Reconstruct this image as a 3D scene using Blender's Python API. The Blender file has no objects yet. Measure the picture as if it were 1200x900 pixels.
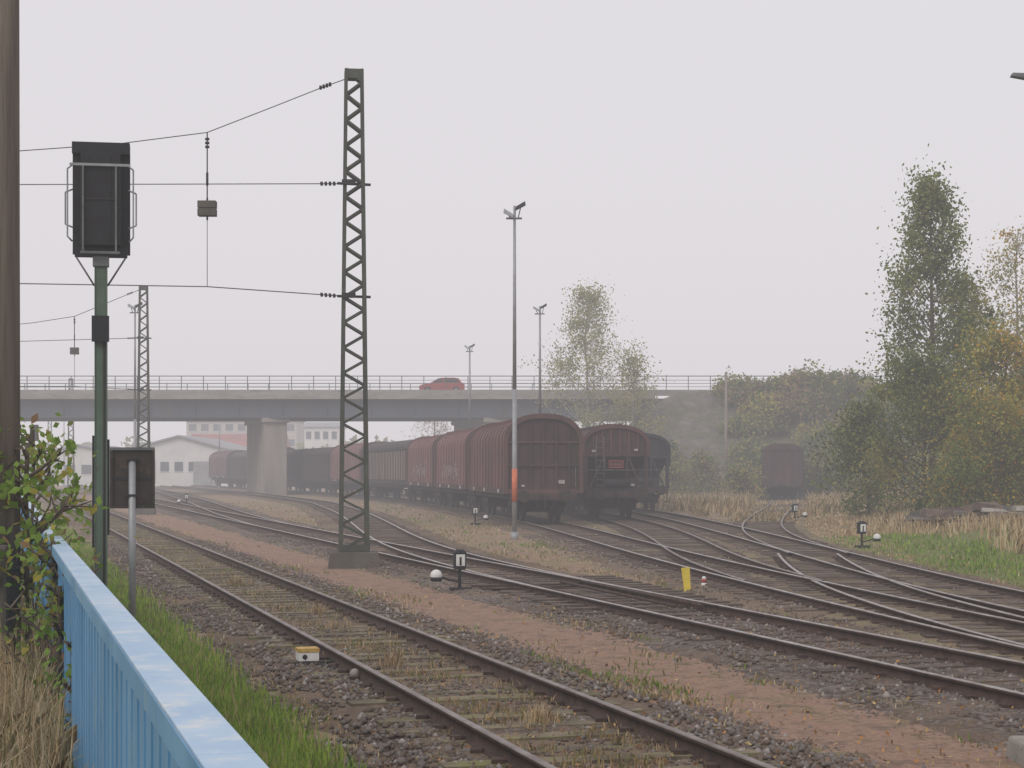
import bpy, math, random
import numpy as np
from mathutils import Vector
random.seed(7)
scene = bpy.context.scene
COL = scene.collection

# ------------------------------------------------------------------ materials
def mat(name, c1, c2=None, scale=3.0, rough=0.8, metal=0.0, stretch=(1,1,1), bump=0.0, bscale=None,
        detail=6, c3=None, scale3=20.0, lo=0.35, hi=0.65, bdist=0.02, th3=.52):
    m = bpy.data.materials.new(name); m.use_nodes = True
    nt = m.node_tree; n = nt.nodes; l = nt.links
    b = n['Principled BSDF']
    b.inputs['Roughness'].default_value = rough
    b.inputs['Metallic'].default_value = metal
    b.inputs['Specular IOR Level'].default_value = 0.3
    if c2 is None: c2 = tuple(v*0.72 for v in c1)
    tc = n.new('ShaderNodeTexCoord'); mp = n.new('ShaderNodeMapping')
    mp.inputs['Scale'].default_value = stretch
    l.new(tc.outputs['Object'], mp.inputs['Vector'])
    nz = n.new('ShaderNodeTexNoise'); nz.inputs['Scale'].default_value = scale
    nz.inputs['Detail'].default_value = detail; nz.inputs['Roughness'].default_value = 0.6
    l.new(mp.outputs[0], nz.inputs['Vector'])
    r = n.new('ShaderNodeValToRGB')
    r.color_ramp.elements[0].position = lo; r.color_ramp.elements[1].position = hi
    r.color_ramp.elements[0].color = (*c2, 1); r.color_ramp.elements[1].color = (*c1, 1)
    l.new(nz.outputs['Fac'], r.inputs['Fac'])
    out = r.outputs['Color']
    if c3 is not None:
        n3 = n.new('ShaderNodeTexNoise'); n3.inputs['Scale'].default_value = scale3
        n3.inputs['Detail'].default_value = 8; n3.inputs['Roughness'].default_value = 0.7
        l.new(mp.outputs[0], n3.inputs['Vector'])
        r3 = n.new('ShaderNodeValToRGB')
        r3.color_ramp.elements[0].position = th3; r3.color_ramp.elements[1].position = th3+.14
        l.new(n3.outputs['Fac'], r3.inputs['Fac'])
        mx = n.new('ShaderNodeMixRGB'); l.new(r3.outputs['Color'], mx.inputs['Fac'])
        l.new(out, mx.inputs[1]); mx.inputs[2].default_value = (*c3, 1)
        out = mx.outputs[0]
    l.new(out, b.inputs['Base Color'])
    if bump > 0:
        nb = n.new('ShaderNodeTexNoise'); nb.inputs['Scale'].default_value = bscale or scale*4
        nb.inputs['Detail'].default_value = 5
        l.new(mp.outputs[0], nb.inputs['Vector'])
        bp = n.new('ShaderNodeBump'); bp.inputs['Strength'].default_value = bump
        bp.inputs['Distance'].default_value = bdist
        l.new(nb.outputs['Fac'], bp.inputs['Height']); l.new(bp.outputs[0], b.inputs['Normal'])
    return m
def leafmat(name, c1, c2, scale=1.0, tr=.45):
    m = bpy.data.materials.new(name); m.use_nodes = True
    nt=m.node_tree; nt.nodes.clear(); n=nt.nodes; l=nt.links
    g=n.new('ShaderNodeNewGeometry'); nz=n.new('ShaderNodeTexNoise'); nz.inputs['Scale'].default_value=scale; nz.inputs['Detail'].default_value=5
    l.new(g.outputs['Position'],nz.inputs['Vector'])
    r=n.new('ShaderNodeValToRGB'); r.color_ramp.elements[0].position=.38; r.color_ramp.elements[1].position=.62
    r.color_ramp.elements[0].color=(*c2,1); r.color_ramp.elements[1].color=(*c1,1); l.new(nz.outputs['Fac'],r.inputs['Fac'])
    d=n.new('ShaderNodeBsdfDiffuse'); t=n.new('ShaderNodeBsdfTranslucent'); mx=n.new('ShaderNodeMixShader'); mx.inputs[0].default_value=tr
    o=n.new('ShaderNodeOutputMaterial')
    l.new(r.outputs[0],d.inputs[0]); l.new(r.outputs[0],t.inputs[0]); l.new(d.outputs[0],mx.inputs[1]); l.new(t.outputs[0],mx.inputs[2]); l.new(mx.outputs[0],o.inputs[0])
    return m

M = {}
M['rail'] = mat('rail_rust', (.085,.05,.036), (.04,.026,.021), 6, .8)
M['railtop'] = mat('rail_head', (.42,.40,.39), (.24,.20,.18), 3, .38, .6)
M['railtop2'] = mat('rail_head_worn', (.27,.235,.22), (.13,.095,.08), 3, .45, .4)
M['sleeper_moss'] = mat('sleeper_mossy', (.215,.18,.115), (.10,.083,.058), 2.2, .95, bump=.5, bscale=18, c3=(.165,.165,.06), scale3=2.4, lo=.4, hi=.6)
M['sleeper'] = mat('sleeper_wood', (.14,.105,.085), (.07,.055,.045), 2.2, .95, bump=.5, bscale=18)
M['steel_dk'] = mat('dark_steel', (.03,.03,.032), (.018,.017,.018), 3, .7)
M['black'] = mat('black_paint', (.014,.015,.019), (.009,.009,.012), 5, .6)
M['mast'] = mat('mast_green_paint', (.085,.10,.08), (.045,.055,.045), 2.5, .75, c3=(.10,.06,.04), scale3=9)
M['postgreen'] = mat('post_green', (.10,.15,.11), (.07,.11,.08), 2, .6, c3=(.09,.08,.06), scale3=7, th3=.58)
M['galv'] = mat('galvanised', (.36,.37,.38), (.25,.26,.27), 2, .5, .3)
M['galv_dk'] = mat('weathered_steel', (.17,.175,.18), (.10,.105,.11), 3, .6, .2)
M['conc'] = mat('concrete', (.36,.33,.29), (.22,.2,.175), 1.2, .95, bump=.4, bscale=25, c3=(.14,.13,.10), scale3=4)
M['conc_pier'] = mat('pier_concrete', (.32,.285,.255), (.24,.215,.195), .8, .95, stretch=(1,1,.25), c3=(.16,.145,.13), scale3=1.2, th3=.58)
M['conc_dk'] = mat('dark_concrete', (.14,.125,.108), (.075,.07,.06), 1.5, .95, bump=.4, bscale=20, c3=(.07,.07,.04), scale3=3, th3=.56)
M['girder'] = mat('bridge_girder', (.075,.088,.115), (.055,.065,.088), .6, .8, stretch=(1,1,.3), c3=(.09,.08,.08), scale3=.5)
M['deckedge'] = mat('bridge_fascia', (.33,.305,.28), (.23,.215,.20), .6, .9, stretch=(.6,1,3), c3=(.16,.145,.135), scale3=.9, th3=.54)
M['bluep'] = mat('blue_panel_paint', (.17,.36,.56), (.11,.27,.45), 2.2, .45, stretch=(1,1,.35), c3=(.26,.38,.46), scale3=4, bump=.08, bscale=8, th3=.56)
M['bluec'] = mat('blue_cap_paint_skylit', (.44,.57,.70), (.31,.47,.64), 3.5, .4, c3=(.58,.62,.64), scale3=7, th3=.53)  # cap blue is lightened to hold the sky's reflection; whitish patches are weathering
M['wood'] = mat('pole_wood', (.29,.245,.21), (.15,.125,.108), 3, .95, stretch=(3,3,.15), bump=.7, bscale=12)
M['straw'] = leafmat('straw', (.58,.44,.26), (.42,.31,.17), 3, .3)
M['straw2'] = leafmat('straw_dark', (.38,.26,.14), (.26,.18,.10), 3, .3)
M['straw3'] = leafmat('straw_pale', (.68,.57,.38), (.52,.42,.27), 3, .3)
M['grass1'] = leafmat('grass_green', (.22,.33,.06), (.14,.24,.04), 1, .4)
M['grass2'] = leafmat('grass_bright', (.36,.48,.09), (.25,.37,.06), 1, .4)
M['grass3'] = leafmat('grass_dull', (.23,.23,.09), (.16,.16,.06), 1, .4)
M['leafg'] = leafmat('leaf_green', (.20,.24,.075), (.13,.17,.05))
M['leafg2'] = leafmat('leaf_midgreen', (.29,.31,.10), (.20,.23,.07))
M['leafd'] = leafmat('leaf_dark', (.11,.14,.045), (.07,.095,.03))
M['leafy'] = leafmat('leaf_yellowgreen', (.46,.40,.09), (.34,.30,.065))
M['leafo'] = leafmat('leaf_autumn', (.64,.40,.07), (.50,.29,.045))
M['leafr'] = leafmat('leaf_russet', (.34,.22,.13), (.24,.155,.095))
M['leafp'] = leafmat('leaf_pale', (.42,.41,.21), (.32,.32,.15))
M['weed'] = leafmat('weed_leaf', (.26,.38,.085), (.15,.24,.05),6)
M['bark'] = mat('bark', (.14,.115,.09), (.07,.058,.048), 4, .95)
M['birch'] = mat('birch_bark', (.42,.40,.36), (.12,.11,.10), 5, .9, stretch=(.4,.4,2))
M['tarp'] = mat('red_tarpaulin', (.155,.066,.064), (.095,.043,.042), .7, .7, stretch=(1,1,.4), c3=(.08,.05,.048), scale3=2.2, bump=.2, bscale=3)
M['tarp2'] = mat('faded_red_tarpaulin', (.215,.095,.095), (.145,.064,.064), .7, .7, stretch=(1,1,.4), c3=(.12,.075,.072), scale3=2.2, bump=.2, bscale=3)
M['brown'] = mat('brown_wagon_paint', (.080,.042,.040), (.045,.027,.026), 1.1, .7, stretch=(1,1,.35), c3=(.033,.023,.022), scale3=3)
M['brown2'] = mat('brown_frame_paint', (.12,.06,.055), (.065,.038,.036), 2, .7, stretch=(1,1,.4))
M['hopper'] = mat('hopper_paint', (.085,.042,.040), (.045,.028,.027), 1.4, .75, stretch=(1,1,.35), c3=(.028,.021,.021), scale3=3)
M['bluegrey'] = mat('bluegrey_wagon_paint', (.045,.048,.06), (.028,.03,.038), 1.4, .75, stretch=(1,1,.4))
M['beige'] = mat('aluminium_wall', (.235,.185,.16), (.145,.112,.098), 1.2, .6, stretch=(1,1,.3), c3=(.12,.075,.065), scale3=1.5)
M['darkwag'] = mat('dark_wagon_paint', (.045,.033,.033), (.026,.021,.022), 1.2, .75)
M['wheel'] = mat('wheel_steel', (.05,.036,.03), (.028,.022,.02), 5, .75)
M['white'] = mat('white_paint', (.75,.75,.73), (.6,.6,.58), 3, .6)
M['stencil'] = mat('white_stencil', (.50,.48,.46), (.30,.26,.25), 9, .7)
M['graff'] = mat('graffiti_paint', (.34,.27,.27), (.22,.15,.15), 2, .6)
M['orange'] = mat('orange_paint', (.66,.20,.10), (.50,.15,.08), 4, .6)
M['yellow'] = mat('yellow_paint', (.68,.54,.06), (.52,.40,.05), 6, .6)
M['ochre'] = mat('ochre_cover', (.60,.40,.12), (.40,.26,.07), 9, .7)
M['red'] = mat('red_paint', (.45,.07,.06), (.33,.05,.05), 4, .5)
M['carred'] = mat('car_red', (.42,.07,.06), (.38,.06,.05), 2, .3)
M['glass'] = mat('dark_glass', (.03,.035,.04), (.025,.028,.03), 1, .12)
M['tyre'] = mat('tyre', (.02,.02,.02), None, 2, .9)
M['bldwhite'] = mat('white_render', (.68,.68,.66), (.58,.58,.56), .3, .9)
M['bldbeige'] = mat('beige_render', (.46,.42,.38), (.40,.37,.34), .3, .9)
M['roofred'] = mat('red_roof', (.34,.13,.11), (.26,.11,.10), .6, .9)
M['roofgrey'] = mat('grey_roof', (.30,.30,.31), (.22,.22,.23), .6, .8)
M['window'] = mat('window_pane', (.10,.115,.13), (.07,.08,.09), .5, .3)
M['traingreen'] = mat('train_green', (.10,.38,.17), (.08,.30,.13), 1, .4)
M['lampred'] = mat('tail_lamp_red', (.7,.05,.04), None, 1, .3)
M['lampwhite'] = mat('head_lamp', (.85,.85,.8), None, 1, .3)
M['brownsign'] = mat('sign_back', (.05,.042,.035), (.028,.025,.022), 3, .8, c3=(.09,.06,.045), scale3=5)
M['stone_face'] = mat('stone_pitching', (.17,.15,.13), (.085,.078,.068), 1.1, .95, bump=.8, bscale=3, bdist=.3, c3=(.10,.10,.055), scale3=.9, th3=.46)
M['stone1'] = mat('stone_grey', (.20,.175,.158), (.125,.11,.10), 6, .95)
M['stone2'] = mat('stone_brown', (.165,.12,.095), (.10,.075,.06), 6, .95)
M['stone3'] = mat('stone_pale', (.33,.30,.275), (.24,.215,.20), 6, .95)
M['fall1'] = mat('fallen_leaf_orange', (.45,.24,.09), (.33,.16,.06), 5, .8)
M['fall2'] = mat('fallen_leaf_brown', (.26,.16,.09), (.18,.11,.065), 5, .8)
M['fall3'] = mat('fallen_leaf_yellow', (.50,.36,.15), (.38,.26,.10), 5, .8)

def ballast_mat(name, cA, cB, cC, dirt, p0=.44, p1=.62):
    m = bpy.data.materials.new(name); m.use_nodes = True
    nt = m.node_tree; n = nt.nodes; l = nt.links; b = n['Principled BSDF']
    b.inputs['Roughness'].default_value = .95; b.inputs['Specular IOR Level'].default_value = .2
    g = n.new('ShaderNodeNewGeometry')
    v = n.new('ShaderNodeTexVoronoi'); v.inputs['Scale'].default_value = 15
    l.new(g.outputs['Position'], v.inputs['Vector'])
    sp = n.new('ShaderNodeSeparateColor'); l.new(v.outputs['Color'], sp.inputs[0])
    r = n.new('ShaderNodeValToRGB'); e = r.color_ramp.elements
    e[0].color = (*cA,1); e[1].color = (*cC,1); x = e.new(.55); x.color = (*cB,1)
    l.new(sp.outputs[0], r.inputs['Fac'])
    nz = n.new('ShaderNodeTexNoise'); nz.inputs['Scale'].default_value = .55; nz.inputs['Detail'].default_value = 9; nz.inputs['Roughness'].default_value=.65
    l.new(g.outputs['Position'], nz.inputs['Vector'])
    r2 = n.new('ShaderNodeValToRGB'); r2.color_ramp.elements[0].position=p0; r2.color_ramp.elements[1].position=p1
    l.new(nz.outputs['Fac'], r2.inputs['Fac'])
    mx = n.new('ShaderNodeMixRGB'); l.new(r2.outputs[0], mx.inputs['Fac']); l.new(r.outputs[0], mx.inputs[1])
    mx.inputs[2].default_value = (*dirt,1)
    nv = n.new('ShaderNodeTexNoise'); nv.inputs['Scale'].default_value = .2; nv.inputs['Detail'].default_value = 6
    l.new(g.outputs['Position'], nv.inputs['Vector'])
    r4 = n.new('ShaderNodeValToRGB'); r4.color_ramp.elements[0].position=.35; r4.color_ramp.elements[0].color=(.68,.66,.64,1); r4.color_ramp.elements[1].position=.65
    l.new(nv.outputs['Fac'], r4.inputs['Fac'])
    mm = n.new('ShaderNodeMixRGB'); mm.blend_type='MULTIPLY'; mm.inputs[0].default_value=1; l.new(mx.outputs[0],mm.inputs[1]); l.new(r4.outputs[0],mm.inputs[2])
    l.new(mm.outputs[0], b.inputs['Base Color'])
    bp = n.new('ShaderNodeBump'); bp.inputs['Strength'].default_value=.9; bp.inputs['Distance'].default_value=.04; bp.invert=True
    l.new(v.outputs['Distance'], bp.inputs['Height']); l.new(bp.outputs[0], b.inputs['Normal'])
    return m
M['ballast'] = ballast_mat('ballast', (.085,.070,.06), (.165,.136,.118), (.27,.235,.21), (.20,.145,.105))
M['ballast2'] = ballast_mat('ballast_soiled', (.085,.065,.05), (.165,.125,.098), (.26,.21,.175), (.20,.145,.10), .38, .56)
M['ballast3'] = ballast_mat('ballast_overgrown', (.10,.075,.055), (.18,.135,.10), (.26,.21,.17), (.235,.19,.115), .34, .5)

def ground_mat():
    m = bpy.data.materials.new('ground_soil_grass'); m.use_nodes = True
    nt = m.node_tree; n = nt.nodes; l = nt.links; b = n['Principled BSDF']
    b.inputs['Roughness'].default_value = 1; b.inputs['Specular IOR Level'].default_value = .1
    g = n.new('ShaderNodeNewGeometry'); s = n.new('ShaderNodeSeparateXYZ'); l.new(g.outputs['Position'], s.inputs[0])
    def math_(op, a, bb):
        q = n.new('ShaderNodeMath'); q.operation = op
        for i,v in enumerate((a,bb)):
            if isinstance(v,(int,float)): q.inputs[i].default_value = v
            else: l.new(v, q.inputs[i])
        return q.outputs[0]
    def noise(sc, det=6, ro=.6):
        z = n.new('ShaderNodeTexNoise'); z.inputs['Scale'].default_value = sc; z.inputs['Detail'].default_value=det
        z.inputs['Roughness'].default_value=ro; l.new(g.outputs['Position'], z.inputs['Vector']); return z.outputs['Fac']
    def ramp(fac, stops):
        r = n.new('ShaderNodeValToRGB'); e = r.color_ramp.elements
        e[0].position=stops[0][0]; e[0].color=(*stops[0][1],1); e[1].position=stops[-1][0]; e[1].color=(*stops[-1][1],1)
        for p,c in stops[1:-1]:
            x=e.new(p); x.color=(*c,1)
        l.new(fac, r.inputs['Fac']); return r.outputs[0]
    def mix(f,a,c):
        q=n.new('ShaderNodeMixRGB')
        for i,v in enumerate((f,a,c)):
            if isinstance(v,tuple): q.inputs[i].default_value=(*v,1)
            elif isinstance(v,(int,float)): q.inputs[i].default_value=v
            else: l.new(v,q.inputs[i])
        return q.outputs[0]
    G = lambda v:(v,v,v)
    u = math_('ADD', s.outputs[0], math_('MULTIPLY', s.outputs[1], .3))
    n1 = noise(.35); n2 = noise(1.6,8,.65); n3 = noise(14,8,.75); n4=noise(.09,4)
    up = math_('ADD', u, math_('MULTIPLY', math_('SUBTRACT', n1, .5), 3.0))
    un = math_('DIVIDE', up, 40)
    redm = ramp(un, [(0,G(0)),(.12,G(.1)),(.15,G(.35)),(.17,G(1)),(.22,G(1)),(.24,G(.6)),(.27,G(.6)),(.33,G(.7)),(.5,G(.5)),(1,G(.35))])
    grm = ramp(un, [(0,G(1)),(.062,G(1)),(.072,G(.12)),(.14,G(.10)),(.16,G(.36)),(.18,G(.08)),(.215,G(.3)),(.3,G(.28)),(.4,G(.34)),(.6,G(.30)),(1,G(.2))])
    v = math_('SUBTRACT', s.outputs[0], math_('MULTIPLY', s.outputs[1], .155))
    vm = ramp(math_('DIVIDE', math_('ADD', v, math_('MULTIPLY', math_('SUBTRACT', n1, .5), 2.5)), 20), [(0,G(0)),(.13,G(0)),(.26,G(.55)),(1,G(.5))])
    vm = math_('MULTIPLY', vm, ramp(math_('DIVIDE', s.outputs[1], 100), [(0,G(0)),(.2,G(0)),(.32,G(1)),(1,G(1))]))
    soil = ramp(n3, [(.3,(.185,.115,.084)),(.5,(.30,.198,.148)),(.7,(.385,.275,.21))])
    dull = ramp(n3, [(.3,(.16,.12,.08)),(.5,(.275,.215,.145)),(.7,(.38,.32,.215))])
    green = ramp(n3, [(.3,(.09,.12,.035)),(.55,(.155,.20,.06)),(.75,(.25,.26,.11))])
    c = mix(redm, dull, soil)
    gf = math_('MULTIPLY', math_('SUBTRACT', math_('ADD', math_('ADD', math_('ADD', n2, vm), math_('MULTIPLY', n4, .4)), math_('MULTIPLY', grm, .55)), .86), 5)
    cl = n.new('ShaderNodeClamp'); l.new(gf, cl.inputs[0])
    c = mix(math_('MULTIPLY', cl.outputs[0], .85), c, green)
    fl = ramp(noise(3.2,8,.7), [(.50,G(0)),(.64,G(.7))])
    c = mix(fl, c, (.14,.105,.085))
    l.new(c, b.inputs['Base Color'])
    bp = n.new('ShaderNodeBump'); bp.inputs['Strength'].default_value=.8; bp.inputs['Distance'].default_value=.05
    l.new(noise(9,8,.7), bp.inputs['Height']); l.new(bp.outputs[0], b.inputs['Normal'])
    return m
M['ground'] = ground_mat()

# ------------------------------------------------------------------ mesh helpers
class MB:
    def __init__(s): s.v=[]; s.f=[]; s.m=[]; s.sm=[]
    def face(s, idx, m, sm=False): s.f.append(idx); s.m.append(m); s.sm.append(sm)
    def box(s, x0,x1,y0,y1,z0,z1,m):
        b=len(s.v); s.v += [(x0,y0,z0),(x1,y0,z0),(x1,y1,z0),(x0,y1,z0),(x0,y0,z1),(x1,y0,z1),(x1,y1,z1),(x0,y1,z1)]
        for q in ((0,3,2,1),(4,5,6,7),(0,1,5,4),(1,2,6,5),(2,3,7,6),(3,0,4,7)): s.face([b+i for i in q], m)
    def hexa(s, pts, m):
        b=len(s.v); s.v += [tuple(p) for p in pts]
        for q in ((0,3,2,1),(4,5,6,7),(0,1,5,4),(1,2,6,5),(2,3,7,6),(3,0,4,7)): s.face([b+i for i in q], m)
    def cyl(s, p0,p1,r0,r1=None,n=8,m='galv',caps=True,sm=True):
        if r1 is None: r1=r0
        p0=Vector(p0); p1=Vector(p1); d=(p1-p0)
        if d.length<1e-6: return
        d.normalize(); a=Vector((0,0,1)) if abs(d.z)<.9 else Vector((1,0,0))
        x=d.cross(a).normalized(); y=d.cross(x)
        b=len(s.v)
        off = math.pi/4 if n==4 else 0
        for p,r in ((p0,r0),(p1,r1)):
            for i in range(n):
                t=2*math.pi*i/n+off
                s.v.append(tuple(p+x*math.cos(t)*r+y*math.sin(t)*r))
        for i in range(n):
            j=(i+1)%n; s.face([b+i,b+j,b+n+j,b+n+i], m, sm and n>4)
        if caps:
            s.face([b+i for i in range(n)][::-1], m); s.face([b+n+i for i in range(n)], m)
    def tube(s, pts, r, n=6, m='galv', r1=None):
        k=len(pts)-1
        for i in range(k):
            ra = r if r1 is None else r+(r1-r)*i/k
            rb = r if r1 is None else r+(r1-r)*(i+1)/k
            s.cyl(pts[i],pts[i+1],ra,rb,n,m,caps=(n<=4 or i in (0,k-1)))
    def prism(s, poly, y0,y1,m,caps=True,sm=False,capm=None):
        b=len(s.v); n=len(poly)
        s.v += [(x,y0,z) for x,z in poly]+[(x,y1,z) for x,z in poly]
        for i in range(n):
            j=(i+1)%n; s.face([b+i,b+j,b+n+j,b+n+i], m, sm)
        if caps:
            s.face([b+i for i in range(n)][::-1], capm or m); s.face([b+n+i for i in range(n)], capm or m)
    def sphere(s, c, r, m, seg=10, rings=6, m2=None):
        b=len(s.v); c=Vector(c)
        for i in range(rings+1):
            ph=math.pi*i/rings
            for j in range(seg):
                t=2*math.pi*j/seg
                s.v.append((c.x+r*math.sin(ph)*math.cos(t), c.y+r*math.sin(ph)*math.sin(t), c.z+r*math.cos(ph)))
        for i in range(rings):
            for j in range(seg):
                k=(j+1)%seg
                mm = m2 if (m2 and i>=rings//2) else m
                s.face([b+i*seg+j,b+(i+1)*seg+j,b+(i+1)*seg+k,b+i*seg+k], mm, True)
    def obj(s, name, parent=None, loc=(0,0,0), rotz=0, bevel=0):
        me=bpy.data.meshes.new(name); me.from_pydata(s.v,[],s.f)
        keys=[]; idx=[]
        for k in s.m:
            if k not in keys: keys.append(k)
            idx.append(keys.index(k))
        for k in keys: me.materials.append(M[k])
        me.polygons.foreach_set('material_index', idx)
        me.polygons.foreach_set('use_smooth', s.sm)
        me.update()
        o=bpy.data.objects.new(name, me); COL.objects.link(o)
        o.location=loc; o.rotation_euler=(0,0,rotz)
        if parent: o.parent=parent
        if bevel:
            bv=o.modifiers.new('bevel','BEVEL'); bv.width=bevel; bv.segments=2; bv.limit_method='ANGLE'
        return o

def empty(name, loc=(0,0,0), rotz=0):
    e=bpy.data.objects.new(name,None); COL.objects.link(e); e.location=loc; e.rotation_euler=(0,0,rotz); e.empty_display_size=.3
    return e

def np_mesh(name, V, F, midx, mats, parent=None):
    me=bpy.data.meshes.new(name); V=np.asarray(V,dtype=np.float32); F=np.asarray(F,dtype=np.int32)
    k=F.shape[1]
    me.vertices.add(len(V)); me.vertices.foreach_set('co', V.ravel())
    me.loops.add(F.size); me.loops.foreach_set('vertex_index', F.ravel())
    me.polygons.add(len(F)); me.polygons.foreach_set('loop_start', np.arange(0,F.size,k,dtype=np.int32))
    for q in mats: me.materials.append(M[q])
    me.polygons.foreach_set('material_index', np.asarray(midx,dtype=np.int32))
    me.update(calc_edges=True); me.validate()
    o=bpy.data.objects.new(name,me); COL.objects.link(o)
    if parent: o.parent=parent
    return o

def leaf_mesh(name, C, S, midx, mats, rng, parent=None):
    N=len(C); a=rng.normal(size=(N,3)); a/=np.linalg.norm(a,axis=1)[:,None]
    q=rng.normal(size=(N,3)); b=np.cross(a,q); b/=np.linalg.norm(b,axis=1)[:,None]
    S=S[:,None]
    V=np.stack([C-a*S*.55, C+b*S*.33, C+a*S*.55, C-b*S*.33],axis=1).reshape(-1,3)
    F=np.arange(4*N).reshape(N,4)
    return np_mesh(name,V,F,midx,mats,parent)

def blades(name, X,Y,Z,H,W,midx,mats,rng,lean=.35,parent=None):
    N=len(X); az=rng.uniform(0,2*np.pi,N); la=rng.uniform(0,2*np.pi,N); ll=rng.uniform(0,lean,N)*H
    dx=np.cos(az)*W/2; dy=np.sin(az)*W/2
    tipx=X+np.cos(la)*ll; tipy=Y+np.sin(la)*ll
    mx=X+np.cos(la)*ll*.3; my=Y+np.sin(la)*ll*.3
    V=np.zeros((N,5,3))
    V[:,0]=np.stack([X-dx,Y-dy,Z-.02],1); V[:,1]=np.stack([X+dx,Y+dy,Z-.02],1)
    V[:,2]=np.stack([mx+dx*.7,my+dy*.7,Z+H*.55],1); V[:,3]=np.stack([tipx,tipy,Z+H*(1-.25*ll/np.maximum(H,1e-3))],1)
    V[:,4]=np.stack([mx-dx*.7,my-dy*.7,Z+H*.55],1)
    F=np.arange(5*N).reshape(N,5)
    return np_mesh(name,V.reshape(-1,3),F,midx,mats,parent)

def vnoise(x,y,seed=0):
    s=seed*1.7
    return (np.sin(x*1.0+s)*np.cos(y*1.3-s)+.6*np.sin(x*2.3+y*1.9+s*2)+.4*np.cos(x*4.1-y*3.7+s)+.3*np.sin(x*7.7+y*6.1))/2.0

# ------------------------------------------------------------------ ground
def sst(a,b,x):
    t=np.clip((x-a)/(b-a),0,1); return t*t*(3-2*t)
def xfr(Y): return np.interp(Y,[0,12,25,45,54,65,80,100,125,160],[12,11.5,9.3,8.8,9.0,9.6,12.2,16,20,26])
def gz(u,Y):
    X=u-.3*Y
    z=.63*(1-sst(.5,2.5,u))*(1-sst(60,110,Y))
    return z+.5*sst(2.6,7.5,X-xfr(Y))*sst(22,40,Y)*(1-sst(100,135,Y))
us=np.array([-3000,-1200,-500,-200,-80,-30,-12,-5,-2,0,.3,.5]+list(np.arange(.7,2.8,.2))+[3,4,6,8,11,14]+list(np.arange(16,60,1.2))+[64,70,80,100,150,200,400,800,1500,3000],dtype=float)
ysg=np.array([-300,-80,-20,-5]+list(np.arange(0,60,2.5))+list(np.arange(60,150,4))+[152,160,180,220,300,450,700,1200,2000,3500],dtype=float)
V=[];F=[]
for yy in ysg:
    for uu in us: V.append((uu-.3*yy, yy, float(gz(uu,yy))))
nu=len(us)
for j in range(len(ysg)-1):
    for i in range(nu-1):
        a=j*nu+i; F.append((a,a+1,a+nu+1,a+nu))
g=np_mesh('ground',V,F,np.zeros(len(F)),['ground'])
for p in g.data.polygons: p.use_smooth=True

# ------------------------------------------------------------------ tracks
RT=.20
class Track:
    def __init__(s, pts, win=9):
        pts=sorted(pts); ys=np.array([p[0] for p in pts],float); xs=np.array([p[1] for p in pts],float)
        d=np.arange(ys[0],ys[-1]+.01,.75)
        k=int(win/.75)
        yy=np.concatenate([d[0]-np.arange(3*k,0,-1)*.75,d,d[-1]+np.arange(1,3*k+1)*.75])
        sl0=(xs[1]-xs[0])/(ys[1]-ys[0]); sl1=(xs[-1]-xs[-2])/(ys[-1]-ys[-2])
        xx=np.interp(yy,ys,xs); lo=yy<ys[0]; hi=yy>ys[-1]
        xx[lo]=xs[0]+sl0*(yy[lo]-ys[0]); xx[hi]=xs[-1]+sl1*(yy[hi]-ys[-1])
        ker=np.ones(k)/k
        for _ in range(3): xx=np.convolve(xx,ker,'same')
        s.y=d; s.x=xx[3*k:3*k+len(d)]
        g=np.gradient(s.x,s.y); L=np.sqrt(1+g*g)
        s.tx=g/L; s.ty=1/L; s.nx=s.ty; s.ny=-s.tx
        s.s=np.concatenate([[0],np.cumsum(np.hypot(np.diff(s.x),np.diff(s.y)))])
    def at(s,Y):
        return float(np.interp(Y,s.y,s.x)), float(np.interp(Y,s.y,s.tx)), float(np.interp(Y,s.y,s.ty))
    def adv(s,Y,L):
        s0=np.interp(Y,s.y,s.s); return float(np.interp(s0+L,s.s,s.y))

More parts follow.
